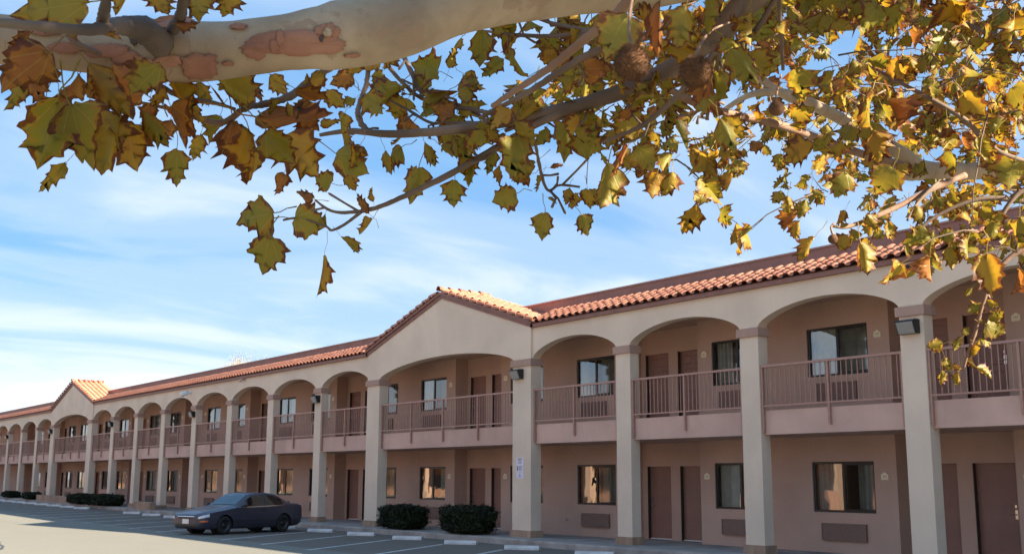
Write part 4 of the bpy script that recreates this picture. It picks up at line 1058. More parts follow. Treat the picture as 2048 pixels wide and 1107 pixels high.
def leaf_geo(seed, tone, pet=.55):
    """curled leaf blade with its stalk, unit length; returns verts, faces, lc, edge"""
    rs = random.Random(seed * 31 + 7); O = leaf_shape(seed); n = len(O)
    fold = rs.choice((rs.uniform(-.1, .5), rs.uniform(.4, 1.0), rs.uniform(.8, 1.45))); droop = rs.uniform(-.3, 1.0); curl = rs.uniform(-1.5, 1.7); twist = rs.uniform(-.8, .8); wv = rs.uniform(.04, .12); ph = rs.uniform(0, 6)
    brown = tone > .7
    if brown: curl *= 1.7; fold *= 1.5
    rings = [(1.0, 1.0), (.80, .80), (.45, .42), (.0, .0)]
    V_, LC, ED = [], [], []
    def shape(x_, y_, e_):
        a = fold * .8 * (1 if True else 0)
        ax_ = abs(x_); z = -math.sin(a) * ax_; x2 = x_ * math.cos(a * .9)
        z += curl * .55 * ax_ * ax_ * (1 if x_ > 0 else .55)
        z += -droop * .45 * (y_ * y_); y2 = y_ * (1 - .16 * abs(droop) * y_)
        z += wv * math.sin(7 * y_ + ph + 3 * x_) * e_ + (wv * 1.3 * math.sin(23 * (x_ + y_) + ph) * max(0, e_ - .6) * 1.2)
        tw = twist * y_; x3 = x2 * math.cos(tw) - z * math.sin(tw); z3 = x2 * math.sin(tw) + z * math.cos(tw)
        return (x3, y2, z3)
    for (fx, e_) in rings[:3]:
        for (x_, y_) in O:
            ym = .08 + .80 * min(max(y_, 0), 1)
            xx, yy = x_ * fx, ym + (y_ - ym) * fx
            V_.append(shape(xx, yy, e_)); LC.append((xx, yy, seed * 3.7)); ED.append(e_)
    F_ = []
    for r_ in range(2):
        for k in range(n): F_.append((r_ * n + k, r_ * n + (k + 1) % n, (r_ + 1) * n + (k + 1) % n, (r_ + 1) * n + k))
    # spine of the leaf
    b = len(V_); m_ = 7
    for k in range(m_):
        y_ = .06 + .84 * k / (m_ - 1); V_.append(shape(0, y_, 0)); LC.append((0, y_, seed * 3.7)); ED.append(0)
    def near(i): y_ = O[i][1]; return b + int(round(min(max((y_ - .0) / 1.0, 0), 1) * (m_ - 1)))
    for k in range(n):
        k2 = (k + 1) % n; a1, a2 = near(k), near(k2)
        if a1 == a2: F_.append((2 * n + k, 2 * n + k2, a1))
        else: F_.append((2 * n + k, 2 * n + k2, a2, a1))
    if pet > 0:
        pb = len(V_); cpt = [(0, .06), (rs.uniform(-.03, .03), -.12), (rs.uniform(-.10, .10), -.30), (rs.uniform(-.16, .16), -pet)]
        zc = rs.uniform(-.02, .12)
        for i, (x_, y_) in enumerate(cpt):
            for j in range(4):
                an = j * math.pi / 2; r_ = .012 + (.006 if i == 3 else 0)
                V_.append((x_ + r_ * math.cos(an), y_, r_ * math.sin(an) + zc * i * i / 9)); LC.append((0.0, .3, seed * 3.7)); ED.append(.3)
        for i in range(3):
            for j in range(4): F_.append((pb + i * 4 + j, pb + i * 4 + (j + 1) % 4, pb + i * 4 + 4 + (j + 1) % 4, pb + i * 4 + 4 + j))
    return V_, F_, LC, ED
def put_attrs(me, lc, ed, tone):
    a = me.attributes.new('lc', 'FLOAT_VECTOR', 'POINT'); a.data.foreach_set('vector', [c for v in lc for c in v])
    a = me.attributes.new('edge', 'FLOAT', 'POINT'); a.data.foreach_set('value', ed)
    a = me.attributes.new('tone', 'FLOAT', 'POINT'); a.data.foreach_set('value', tone)
NV = 26
TONES = (.10, .22, .38, .58, .85)
LEAFG = {}; LEAFM = {}
for s_ in range(NV):
    for ti, tn in enumerate(TONES): LEAFG[(s_, ti)] = leaf_geo(s_ + 1, tn)
def leaf_mesh(key):
    if key not in LEAFM:
        V_, F_, LC, ED = LEAFG[key]; mb = MB(); mb.add(V_, F_); me = mb.mesh('leaf', M_LEAF, True); put_attrs(me, LC, ED, [TONES[key[1]]] * len(V_)); LEAFM[key] = me
    return LEAFM[key]
rl = random.Random(99)
LEAVES = []                          # (matrix, key, apparent size)
def frame(base, tip_dir, nrm, size):
    y_ = tip_dir.normalized(); z_ = (nrm - y_ * nrm.dot(y_))
    if z_.length < 1e-4: z_ = y_.orthogonal()
    z_.normalize(); x_ = y_.cross(z_)
    M_ = Matrix((x_ * size, y_ * size, z_ * size)).transposed().to_4x4(); M_.translation = base; return M_
def add_leaf(base, tip_dir, nrm, size, ti, wide=1.0):
    M_ = frame(base, tip_dir, nrm, size)
    if wide != 1.0: M_ = M_ @ Matrix.Scale(wide, 4, (1, 0, 0))
    LEAVES.append((M_, (rl.randrange(NV), ti), size / max(.5, (base - CAM).length)))
def hero(bx, by, tx, ty, dep, ti, wide=1.0, turn=None, tilt=None):
    """a leaf whose stalk end and tip were read off by bearing; depth along the stalk varies by its tilt"""
    p = at(bx, by, dep); q = at(tx, ty, dep); L = (q - p).length
    tilt = rl.uniform(-.35, .35) if tilt is None else tilt
    away = (q - CAM).normalized(); tip = (q - p) + away * (L * tilt); turn = rl.uniform(-.55, .55) if turn is None else turn
    nrm = -away; side = tip.normalized().cross(nrm).normalized(); nrm = (nrm * math.cos(turn) + side * math.sin(turn)) * (1 if rl.random() < .7 else -1)
    add_leaf(p, tip, nrm, L * 1.06, ti, wide * .92)
def rot_pick(a, b): return rl.uniform(a, b)
# ---- limbs and branches: (bearing x, bearing y, distance, radius)
def limb(name, pts, n=8, sides=14, mt=None, wob=.10, parent=tree, seg=8):
    P = spline([(*at(a, b, c), r_) for a, b, c, r_ in pts], seg)
    mb = MB(); mb.tube([p[:3] for p in P], [p[3] for p in P], sides, True, wob, rl.random())
    return mb.obj(name, mt or M_BARK, parent, True), P
def pr(px, dep): return px * dep / FPX
TRK = at(2950, 500, 5.2); TRK.z = 0
tb = MB(); T0 = Vector((TRK.x, TRK.y, 0))
fork = T0 + Vector((.05, -.1, 2.7))
tb_pts = spline([(T0.x, T0.y, -.2, .34), (T0.x + .02, T0.y, .25, .26), (T0.x + .05, T0.y - .05, 1.3, .22), (fork.x, fork.y, fork.z, .20), (fork.x + .15, fork.y + .25, 3.8, .14), (fork.x + .2, fork.y + .6, 4.9, .085), (fork.x + .1, fork.y + .8, 5.9, .03)], 8)
tb.tube([p[:3] for p in tb_pts], [p[3] for p in tb_pts], 20, True, .10); tb.obj('trunk', M_BARK, tree, True)
A_pts = [(-2300, 60, 2.6, .006), (-1500, 10, 2.25, .018), (-800, 20, 2.0, .031), (-300, 56, 1.95, .039), (-60, 72, 2.0, .0435), (60, 82, 2.0, .044), (180, 98, 2.02, .045), (300, 108, 2.05, .049), (370, 104, 2.06, .053), (440, 100, 2.07, .052), (560, 88, 2.1, .0505), (700, 66, 2.16, .065), (800, 48, 2.2, .0655), (900, 12, 2.26, .063), (1000, -14, 2.32, .066), (1120, -30, 2.4, .068), (1260, -45, 2.5, .076), (1420, -75, 2.65, .080), (1700, -110, 3.0, .09), (2100, -100, 3.7, .10)]
P_ = [(*at(a, b, c), r_) for a, b, c, r_ in A_pts] + [(fork.x - .9, fork.y - .35, fork.z + .55, .115), (fork.x, fork.y, fork.z, .15)]
SA = spline(P_, 10)
mb = MB(); mb.tube([p[:3] for p in SA], [p[3] for p in SA], 40, True, .12, .3); mb.obj('limb', M_BARK, tree, True)
def flake(c_px, c_py, hw, hh, seed, lift=.0015, mt=None):
    """a ragged plate of bark lying on the limb round the point seen at this bearing"""
    rs = random.Random(seed); n = 44; mb = MB(); ring = []
    best = min(SA[:-12], key=lambda p: (Vector(p[:3]) - at(c_px, c_py, (Vector(p[:3]) - CAM).dot(DV))).length)
    ctr = Vector(best[:3])
    def onl(px_, py_, lf):
        d_ = ray(px_, py_).normalized(); bestp = None
        # nearest approach of the bearing to the limb axis, then step out to its surface
        k = min(range(len(SA) - 12), key=lambda i: (Vector(SA[i][:3]) - (CAM + d_ * (Vector(SA[i][:3]) - CAM).dot(d_))).length)
        best_ = None
        for i in (k - 1, k):
            if i < 0: continue
            a, b = Vector(SA[i][:3]), Vector(SA[i + 1][:3]); ax_ = (b - a).normalized()
            w0 = CAM - a; dp = d_ - ax_ * d_.dot(ax_); wp = w0 - ax_ * w0.dot(ax_); tt = -wp.dot(dp) / dp.dot(dp); mis = (wp + dp * tt); r_ = SA[i][3] * 1.05 + lf
            h2 = max(0, r_ * r_ - mis.length_squared); t2 = tt - math.sqrt(h2) / dp.length
            q = CAM + d_ * t2; e_ = (q - (a + b) / 2).length
            if best_ is None or e_ < best_[0]: best_ = (e_, q)
        return best_[1]
    vs_ = [onl(c_px, c_py, lift + .002)]
    for rr_, lf in ((.5, lift + .002), (.95, lift + .0025), (1.0, lift - .004)):
        for k in range(n):
            a = 2 * math.pi * k / n; j = 1 + .30 * noise.noise(Vector((math.cos(a) * 1.7, math.sin(a) * 1.7, seed * 3.3))) + .20 * noise.noise(Vector((math.cos(a) * 5, math.sin(a) * 5, seed))) + .14 * noise.noise(Vector((math.cos(a) * 11, math.sin(a) * 11, seed + 4)))
            vs_.append(onl(c_px + math.cos(a) * hw * j * rr_, c_py + math.sin(a) * hh * j * rr_, lf))
    fs = [(0, 1 + (k + 1) % n, 1 + k) for k in range(n)]
    for r_ in range(2):
        for k in range(n): a_ = 1 + r_ * n + k; b_ = 1 + r_ * n + (k + 1) % n; fs.append((a_, b_, b_ + n, a_ + n))
    mb.add(vs_, fs); mb.obj('bark_plate', mt or M_FLAKE, tree, True)
for i, (a, b, hw, hh) in enumerate([(590, 88, 100, 26), (510, 100, 26, 20), (398, 134, 40, 26), (340, 44, 52, 12), (215, 102, 44, 16), (130, 96, 38, 11), (335, 122, 30, 13), (705, 112, 16, 5), (455, 128, 12, 5), (478, 52, 20, 6), (300, 130, 22, 14), (255, 118, 30, 16), (90, 62, 34, 9), (655, 62, 28, 16)]):
    flake(a, b, hw, hh, i + 2)
for a, b in ((560, 76), (548, 92), (660, 58)): flake(a, b, 9, 15, a * .1, .004)
flake(268, 72, 9, 20, 77, .001, M_JAMB); flake(655, 64, 9, 10, 78, .006, M_BARK); flake(643, 76, 5, 7, 79, .004, M_JAMB)
BR = {}
def br(key, pts, mt=None, name='branch', sides=8, wob=.25): BR[key] = limb(name, pts, 8, sides, mt or M_TW, wob)[1]
br('u', [(-90, 40, 1.5, .0055), (0, 46, 1.5, .0065), (90, 54, 1.52, .0072), (180, 60, 1.58, .0085), (235, 52, 1.7, .014), (290, 62, 1.9, .024), (330, 92, 2.03, .026)], M_TW3)
br('u2', [(205, 50, 1.64, .010), (210, 18, 1.6, .008), (216, -30, 1.58, .006)], M_TW3)
br('u3', [(345, 60, 2.0, .012), (362, 30, 1.9, .010), (368, -30, 1.8, .008)], M_TW3)
br('B', [(1620, -140, 2.5, .040), (1520, -25, 2.6, .034), (1470, 30, 2.65, .030), (1385, 108, 2.7, .0245), (1300, 160, 2.75, .0225), (1200, 198, 2.8, .019), (1110, 222, 2.85, .0165), (1000, 246, 2.9, .0145), (880, 262, 2.95, .0125), (780, 268, 3.0, .0105), (700, 262, 3.02, .0078), (640, 270, 3.05, .005)], sides=12, wob=.14)
br('C', [(1160, 210, 2.82, .010), (1070, 250, 2.86, .0105), (1000, 292, 2.9, .0100), (900, 348, 2.95, .0088), (800, 396, 3.0, .0072), (735, 420, 3.02, .0060), (668, 423, 3.04, .0042), (630, 400, 3.05, .003)])
br('C2', [(722, 424, 3.02, .005), (690, 448, 3.03, .0042), (664, 460, 3.04, .0035), (650, 452, 3.04, .003), (600, 436, 3.05, .0032), (566, 440, 3.05, .003)])
br('D', [(1290, -40, 1.55, .009), (1235, 25, 1.6, .0078), (1170, 78, 1.66, .0070), (1100, 135, 1.72, .0058), (1030, 182, 1.78, .005), (985, 212, 1.82, .004)], M_TW2)
br('E', [(1330, 60, 2.5, .011), (1240, 90, 2.55, .0095), (1180, 108, 2.6, .0088), (1110, 150, 2.65, .0080), (1050, 188, 2.7, .0070), (985, 222, 2.74, .006), (960, 236, 2.78, .005)])
br('F', [(1240, 40, 2.9, .007), (1180, 62, 2.95, .0068), (1110, 72, 3.0, .0062), (1030, 70, 3.05, .0052), (968, 62, 3.1, .0035), (935, 60, 3.1, .002)])
br('F2', [(1180, 62, 2.95, .006), (1110, 48, 3.0, .0055), (1050, 30, 3.0, .004), (1035, 45, 3.0, .003)])
br('G', [(745, 80, 3.1, .006), (738, 130, 3.1, .0062), (732, 170, 3.1, .0070), (720, 205, 3.08, .0072), (716, 235, 3.05, .0075), (735, 262, 3.02, .008)], wob=.5)
br('G2', [(800, 100, 3.1, .007), (826, 150, 3.1, .0068), (838, 178, 3.1, .0068), (890, 210, 3.05, .006), (940, 218, 3.0, .006), (985, 228, 2.95, .006)])
br('G3', [(760, 110, 3.2, .006), (800, 160, 3.2, .006), (850, 200, 3.15, .0055), (925, 212, 3.1, .005), (985, 250, 2.95, .005)])
br('G4', [(780, 200, 3.1, .003), (820, 222, 3.1, .004), (860, 245, 3.05, .004), (900, 246, 3.0, .0042), (960, 246, 2.95, .005)])
br('H', [(1500, -20, 2.3, .012), (1470, 55, 2.35, .0095), (1425, 112, 2.42, .0075), (1360, 186, 2.5, .0068), (1300, 240, 2.56, .006), (1262, 262, 2.6, .005), (1206, 284, 2.64, .003)], wob=.35)
br('H2', [(1440, 95, 2.4, .006), (1432, 150, 2.45, .006), (1420, 190, 2.5, .0055), (1414, 240, 2.5, .004)], wob=.4)
br('H3', [(1560, -20, 2.6, .008), (1520, 50, 2.65, .0075), (1490, 78, 2.7, .006), (1455, 86, 2.7, .004)])
br('H4', [(1556, -20, 2.8, .006), (1562, 60, 2.8, .006), (1566, 140, 2.85, .0045)])
br('I', [(1190, 196, 2.82, .007), (1140, 232, 2.85, .0068), (1060, 244, 2.88, .006), (1010, 262, 2.9, .005)])
br('J', [(1058, 250, 2.86, .004), (1072, 295, 2.88, .0042), (1082, 345, 2.9, .0042), (1096, 380, 2.92, .0035), (1120, 370, 2.92, .003), (1160, 374, 2.92, .0028)], wob=.4)
br('K', [(700, 120, 2.3, .006), (655, 138, 2.3, .0075), (622, 162, 2.28, .0080), (584, 190, 2.26, .0080), (545, 204, 2.24, .0075), (500, 214, 2.22, .0065), (470, 226, 2.2, .006)], wob=.45)
br('L', [(480, 224, 2.2, .006), (440, 246, 2.2, .0065), (380, 232, 2.2, .0045), (330, 216, 2.18, .0035), (275, 204, 2.15, .003)], M_TW2)
br('L2', [(470, 218, 2.2, .003), (420, 204, 2.15, .0045), (370, 196, 2.12, .005), (320, 172, 2.1, .006), (300, 150, 2.06, .007)])
br('L3', [(135, 70, 1.9, .005), (160, 90, 1.9, .0052), (200, 108, 1.95, .005)])
br('R', [(2420, 300, 5.1, 0.0600), (2200, 322, 5.0, 0.0528), (2050, 334, 4.9, 0.0416), (1940, 342, 4.85, 0.0376), (1850, 338, 4.8, 0.0360), (1800, 306, 4.75, 0.0320), (1720, 258, 4.7, 0.0272), (1640, 216, 4.65, 0.0240), (1570, 186, 4.6, 0.0176), (1500, 190, 4.6, 0.0128), (1430, 232, 4.6, 0.0080)], M_BARK, 'limb', 16, .08)
P_ = [(*at(2420, 300, 5.1), .075), (fork.x - .3, fork.y + .1, fork.z - .15, .10), (fork.x, fork.y, fork.z - .25, .12)]
mb = MB(); SQ = spline(P_, 8); mb.tube([p[:3] for p in SQ], [p[3] for p in SQ], 16, True, .06); mb.obj('limb', M_BARK, tree, True)
br('R2', [(1860, 342, 4.8, .034), (1812, 350, 4.75, .026), (1780, 338, 4.7, .016), (1735, 300, 4.65, .010), (1720, 262, 4.6, .006)], M_BARK)
br('R3', [(1600, 205, 4.6, .02), (1540, 172, 4.6, .018), (1480, 120, 4.6, .014), (1430, 90, 4.6, .010)], M_BARK)
br('S', [(2070, 330, 3.9, .010), (1990, 300, 3.9, .0105), (1930, 240, 3.9, .0098), (1850, 192, 3.9, .0085), (1790, 160, 3.95, .007), (1745, 134, 4.0, .005)])
br('S2', [(2060, 90, 4.2, .01), (1960, 60, 4.2, .009), (1880, 20, 4.2, .007), (1820, -20, 4.2, .005)])
br('T', [(1930, 350, 4.7, .014), (1860, 380, 4.6, .013), (1780, 420, 4.5, .011), (1700, 452, 4.4, .008), (1665, 452, 4.35, .005)], M_TW2)
br('T2', [(1880, 362, 4.6, .008), (1840, 400, 4.5, .007), (1815, 440, 4.4, .005)])
br('V', [(2110, 420, 4.3, .012), (2030, 400, 4.3, .011), (1950, 400, 4.3, .009), (1860, 440, 4.3, .006), (1800, 500, 4.3, .004)])
br('V2', [(2120, 380, 4.0, .010), (2040, 385, 4.0, .009), (1990, 450, 4.0, .007), (1940, 500, 4.0, .004)])
br('W', [(2110, 480, 3.2, .009), (2035, 505, 3.2, .0075), (1990, 545, 3.2, .0062), (1968, 600, 3.2, .0058), (1950, 665, 3.2, .0055), (1936, 705, 3.2, .0045), (1928, 735, 3.2, .003)], M_TW2)
br('X', [(1130, 60, 3.4, .008), (1260, 130, 3.5, .010), (1400, 210, 3.6, .012), (1560, 250, 3.9, .014), (1700, 300, 4.3, .016), (1800, 330, 4.6, .018)], M_TW2)
# ---- leaves read off one by one: stalk end, tip, distance, tone, width
H_ = [
 (116, 196, 74, 345, 1.9, 0, 1.0), (140, 205, 182, 338, 1.88, 1, 1.05), (242, 231, 203, 352, 1.95, 2, .95), (252, 236, 272, 340, 2.0, 2, .8), (132, 325, 76, 380, 1.9, 1, .55),
 (100, 104, 0, 178, 1.8, 4, .9), (62, 148, 82, 212, 1.95, 3, .8), (50, 152, 12, 224, 1.98, 2, .8), (160, 148, 112, 205, 2.02, 3, 1.0), (172, 120, 256, 240, 1.95, 3, .75), (322, 130, 258, 192, 1.8, 0, .95),
 (292, 190, 205, 118, 1.85, 4, .9), (286, 222, 338, 292, 2.0, 1, .9), (340, 208, 374, 308, 2.0, 4, .55), (354, 296, 352, 372, 2.02, 1, .75), (402, 266, 380, 320, 2.1, 1, .7), (347, 160, 386, 250, 2.1, 3, .8),
 (174, 4, 26, 28, 1.7, 2, .9), (170, 56, 235, 82, 1.62, 3, .5), (258, -20, 240, 40, 1.6, 3, .8), (310, -24, 330, 45, 1.8, 2, 1.0), (400, -20, 395, 44, 1.9, 2, .9), (460, -26, 440, 40, 1.9, 3, 1.0), (350, 48, 398, 44, 1.9, 4, .6),
 (440, 158, 520, 205, 2.15, 2, 1.25), (394, 160, 432, 202, 2.15, 1, .9), (590, 178, 658, 212, 2.2, 4, .7), (505, 232, 684, 262, 2.15, 3, .75), (530, 258, 592, 345, 2.1, 1, .85), (562, 270, 640, 352, 2.2, 3, .95), (466, 236, 496, 344, 2.18, 4, .9), (498, 258, 535, 386, 2.15, 3, .7),
 (568, 345, 552, 392, 2.3, 3, .8), (628, 398, 572, 384, 2.6, 4, .8), (663, 367, 628, 352, 2.8, 1, 1.3), (672, 308, 735, 348, 2.9, 1, 1.05), (684, 262, 690, 304, 2.9, 3, .9), (747, 403, 742, 374, 3.0, 3, .9), (739, 428, 702, 386, 3.0, 4, .55),
 (550, 425, 474, 440, 3.04, 1, 1.15), (588, 436, 655, 452, 3.04, 1, 1.1), (539, 471, 523, 550, 3.05, 1, 1.0), (649, 511, 636, 598, 3.05, 3, .35), (684, 473, 720, 508, 3.04, 2, .5), (575, 205, 596, 242, 2.2, 2, .6), (610, 170, 604, 140, 2.2, 3, .7), (640, 140, 625, 190, 2.25, 2, .6),
 (800, 168, 748, 228, 3.1, 1, .95), (876, 142, 822, 128, 3.1, 1, 1.1), (862, 175, 822, 150, 3.12, 2, .9), (896, 185, 853, 230, 3.05, 1, 1.0), (805, 293, 758, 322, 3.0, 1, 1.05), (838, 333, 820, 408, 2.98, 1, .95), (910, 358, 907, 417, 2.98, 0, .95), (882, 290, 925, 318, 2.96, 1, 1.0),
 (962, 58, 958, 134, 2.9, 1, .95), (1007, 118, 966, 157, 3.0, 0, .85), (929, 148, 968, 182, 3.0, 3, 1.0), (898, 138, 912, 90, 3.1, 2, .5), (1034, 270, 1014, 358, 2.75, 0, 1.05), (1034, 387, 984, 402, 2.92, 1, 1.2), (948, 322, 936, 373, 2.95, 1, .6), (990, 300, 974, 354, 2.94, 1, .5),
 (706, 150, 690, 95, 2.5, 3, 1.1), (756, 110, 702, 140, 2.6, 3, 1.0), (705, 150, 660, 172, 2.9, 4, .9), (775, 92, 745, 140, 2.9, 2, .9), (1176, 321, 1182, 242, 2.9, 0, 1.0), (1135, 250, 1128, 326, 2.95, 1, .95), (1217, 326, 1203, 424, 2.85, 1, .95), (1175, 378, 1174, 424, 2.9, 2, .8), (1246, 300, 1260, 345, 2.9, 2, .8),
 (1275, 294, 1306, 346, 2.8, 1, 1.1), (1315, 345, 1302, 398, 2.8, 3, .9), (1345, 340, 1330, 396, 2.8, 2, 1.0), (1090, 424, 1084, 489, 2.92, 1, .95), (1162, 428, 1188, 474, 2.9, 1, 1.0), (1074, 322, 1028, 368, 2.9, 2, .7), (1139, 375, 1128, 408, 2.9, 3, .9), (1100, 335, 1128, 330, 2.95, 4, .8), (1085, 350, 1075, 385, 2.95, 3, .7), (1095, 395, 1112, 410, 2.95, 2, .5),
 (1258, 30, 1196, 112, 1.3, 1, 1.05), (1320, 0, 1318, 118, 1.35, 4, .6), (1375, 5, 1352, 95, 1.25, 2, 1.0), (1410, -10, 1405, 92, 1.28, 1, .6), (1297, 172, 1264, 216, 2.6, 0, 1.0), (1262, 215, 1234, 262, 2.6, 4, .45), (1352, 238, 1368, 302, 2.0, 0, .5), (1440, 237, 1474, 304, 2.0, 0, 1.05), (1460, 97, 1522, 174, 1.9, 0, 1.05), (1405, 225, 1440, 190, 2.2, 1, 1.0),
 (1669, 40, 1700, 76, 2.6, 2, 1.2), (1668, 38, 1660, 10, 2.6, 2, .8), (1631, 285, 1568, 322, 3.4, 3, 1.0), (1686, 285, 1638, 306, 3.4, 2, .7), (1695, 345, 1670, 392, 2.8, 0, 1.05), (1721, 484, 1737, 553, 3.2, 2, .8), (1632, 470, 1601, 526, 3.3, 2, .75), (1973, 506, 1982, 596, 2.9, 3, .75), (1899, 492, 1905, 540, 3.4, 2, 1.0), (1786, 335, 1750, 392, 2.2, 1, 1.1), (2030, 320, 2012, 380, 2.3, 1, 1.2), (1600, 440, 1590, 480, 3.4, 3, .9), (1612, 396, 1606, 440, 3.4, 1, .9), (1575, 390, 1568, 436, 3.5, 2, .8), (1625, 380, 1650, 395, 3.5, 1, .9), (1580, 420, 1560, 405, 3.5, 2, .8),
 (1700, 350, 1640, 372, 3.6, 1, .9), (1690, 420, 1668, 448, 3.6, 3, .8), (1735, 430, 1752, 470, 3.5, 2, .9), (1780, 440, 1770, 482, 3.5, 2, .9), (1830, 410, 1860, 448, 3.6, 2, .9), (1925, 420, 1945, 452, 3.6, 2, .8), (1990, 420, 1985, 480, 3.4, 1, .9), (2040, 430, 2030, 500, 3.2, 1, 1.0),
 (1886, 687, 1854, 692, 3.2, 2, 1.0), (1884, 739, 1877, 774, 3.2, 2, .85), (1918, 742, 1914, 778, 3.2, 2, .8), (1943, 712, 1972, 692, 3.2, 2, 1.0), (1953, 733, 1984, 758, 3.2, 2, .9), (1940, 712, 1956, 738, 3.2, 2, .6), (1958, 680, 1990, 672, 3.2, 1, 1.1), (1975, 640, 2010, 632, 3.2, 1, 1.0), (1972, 648, 2014, 668, 3.2, 1, 1.1), (1928, 670, 1940, 652, 3.2, 1, .8), (1908, 700, 1922, 668, 3.2, 1, .6), (1890, 715, 1905, 745, 3.2, 1, .9), (1900, 730, 1924, 735, 3.2, 3, .6), (1965, 610, 1936, 622, 3.2, 1, .9), (1945, 575, 1928, 592, 3.2, 0, .8), (1975, 600, 1995, 615, 3.2, 2, .9), (1966, 640, 1948, 648, 3.2, 2, .5)]
H_ += [(500, 168, 520, 228, 2.3, 3, .8), (540, 150, 575, 190, 2.3, 2, .8), (620, 200, 600, 262, 2.3, 4, .9), (655, 180, 690, 215, 2.5, 3, .8), (690, 225, 668, 272, 2.6, 1, .9), (440, 230, 420, 288, 2.25, 1, .8), (385, 240, 402, 300, 2.2, 3, .7), (730, 190, 765, 232, 2.9, 1, .9), (600, 225, 640, 262, 2.3, 4, .8), (340, 240, 318, 292, 2.15, 3, .7), (460, 150, 432, 190, 2.2, 3, .8), (720, 290, 700, 340, 2.9, 3, .8), (770, 300, 782, 350, 2.95, 2, .7), (850, 285, 872, 335, 2.95, 2, .8), (690, 345, 712, 384, 2.95, 3, .6), (950, 270, 930, 318, 2.9, 3, .8), (1000, 330, 1006, 372, 2.9, 3, .7), (60, 118, 28, 172, 1.88, 3, .8), (175, 225, 160, 300, 1.92, 3, .8), (220, 240, 240, 318, 1.97, 3, .7), (90, 215, 60, 300, 1.93, 3, .7), (118, 190, 140, 262, 1.96, 4, .8), (205, 225, 222, 300, 2.02, 1, .8), (300, 205, 292, 262, 2.06, 3, .7), (330, 170, 300, 215, 2.02, 3, .8), (380, 205, 405, 250, 2.1, 2, .7), (420, 170, 452, 214, 2.2, 4, .6), (555, 285, 600, 322, 2.25, 4, .7), (470, 240, 448, 296, 2.2, 3, .7), (520, 300, 505, 352, 2.25, 2, .8), (610, 290, 628, 345, 2.25, 3, .8), (640, 250, 684, 240, 2.3, 3, .5), (20, 110, 40, 160, 1.9, 3, .8), (60, 60, 18, 100, 1.8, 4, .7), (250, 140, 232, 200, 2.0, 3, .7), (205, 150, 190, 205, 1.98, 4, .8), (560, 200, 540, 236, 2.2, 1, .7)]
for (bx, by, tx, ty, dp, ti, wd) in H_: hero(bx, by, tx, ty, dp, min(4, ti + (1 if by < 420 and bx < 720 and rl.random() < .4 else 0)), wd)
# ---- leaves along the branches and over the spread of the crown
twigs = MB()
def inside(poly, x_, y_):
    c = False; j = len(poly) - 1
    for i in range(len(poly)):
        (xi, yi), (xj, yj) = poly[i], poly[j]
        if (yi > y_) != (yj > y_) and x_ < (xj - xi) * (y_ - yi) / (yj - yi) + xi: c = not c
        j = i
    return c
def pick_tone(): return rl.choices((0, 1, 2, 3, 4), (26, 26, 26, 14, 8))[0]
def spray(p, d_, L, n, size, r_=.0022):
    """a twig with alternate leaves"""
    pts = [p]; q = p
    for k in range(5):
        d_ = (d_ + Vector((rl.uniform(-.3, .3), rl.uniform(-.3, .3), rl.uniform(-.38, .18)))).normalized(); q = q + d_ * (L / 5); pts.append(q)
    twigs.tube(pts, [r_ * (1.5 - .2 * k) for k in range(6)], 5, True, .3, rl.random())
    for k in range(n):
        f = (k + .6) / n * 5; i = min(4, int(f)); b = pts[i].lerp(pts[i + 1], f - i)
        az = rl.uniform(0, 6.283); s_ = size * rl.uniform(.65, 1.15)
        out = Vector((math.cos(az), math.sin(az), rl.uniform(-.3, .35))).normalized(); tip = (out * rl.uniform(.25, 1.0) + Vector((0, 0, -rl.uniform(.15, 1.1))) + d_ * .2).normalized()
        nrm = Vector((rl.gauss(0, .7), rl.gauss(0, .7), rl.gauss(.25, .7)))
        base = b + tip * (s_ * .52)
        add_leaf(base, tip, nrm, s_, pick_tone(), rl.uniform(.75, 1.1))
for key, n, size in (('B', 34, .085), ('C', 10, .075), ('E', 14, .085), ('F', 10, .085), ('F2', 8, .08), ('G', 4, .08), ('G2', 11, .085), ('G3', 10, .085), ('G4', 8, .08), ('H', 13, .085), ('H2', 8, .085), ('H3', 8, .085), ('I', 8, .08), ('J', 5, .07), ('R', 10, .09), ('S', 10, .09), ('T', 9, .085), ('X', 26, .09), ('V', 8, .09), ('V2', 8, .09)):
    P = BR[key]
    for k in range(5 if size else 0):
        i = rl.randrange(2, len(P) - 1); b_ = Vector(P[i][:3]); q_ = b_ + (Vector(P[i][:3]) - Vector(P[i - 1][:3])).normalized() * rl.uniform(.0, .05) + Vector((rl.gauss(0, .03), rl.gauss(0, .03), rl.gauss(.0, .035))); m_ = b_.lerp(q_, .5) + Vector((rl.gauss(0, .008), rl.gauss(0, .008), rl.gauss(0, .008)))
        twigs.tube([b_, m_, q_, q_ + (q_ - m_) * .12], [.0036, .003, .0038, .001], 5, True, .3, rl.random())
    for k in range(int(n * .72)):
        i = rl.randrange(len(P)); b = Vector(P[i][:3]); s_ = size * rl.uniform(.6, 1.15)
        d2 = b - CAM; sx = 1024 + FPX * d2.dot(RV) / d2.dot(DV); sy = 553.5 - FPX * d2.dot(UV) / d2.dot(DV)
        if key == 'B' and sx < 840 and rl.random() < .6: continue
        tip = Vector((rl.gauss(0, .6), rl.gauss(0, .6), rl.uniform(-1.2, .5))).normalized(); nrm = Vector((rl.gauss(0, 1), rl.gauss(0, 1), rl.gauss(.2, .8)))
        add_leaf(b + tip * (s_ * .55), tip, nrm, s_, pick_tone(), rl.uniform(.75, 1.1))
CROWN = [(1175, -60), (2120, -60), (2120, 545), (2050, 525), (1985, 482), (1900, 470), (1800, 436), (1740, 405), (1690, 385), (1630, 395), (1602, 375), (1635, 342), (1700, 330), (1670, 300), (1590, 285), (1500, 300), (1440, 310), (1370, 325), (1320, 320), (1280, 270), (1240, 220), (1205, 140)]
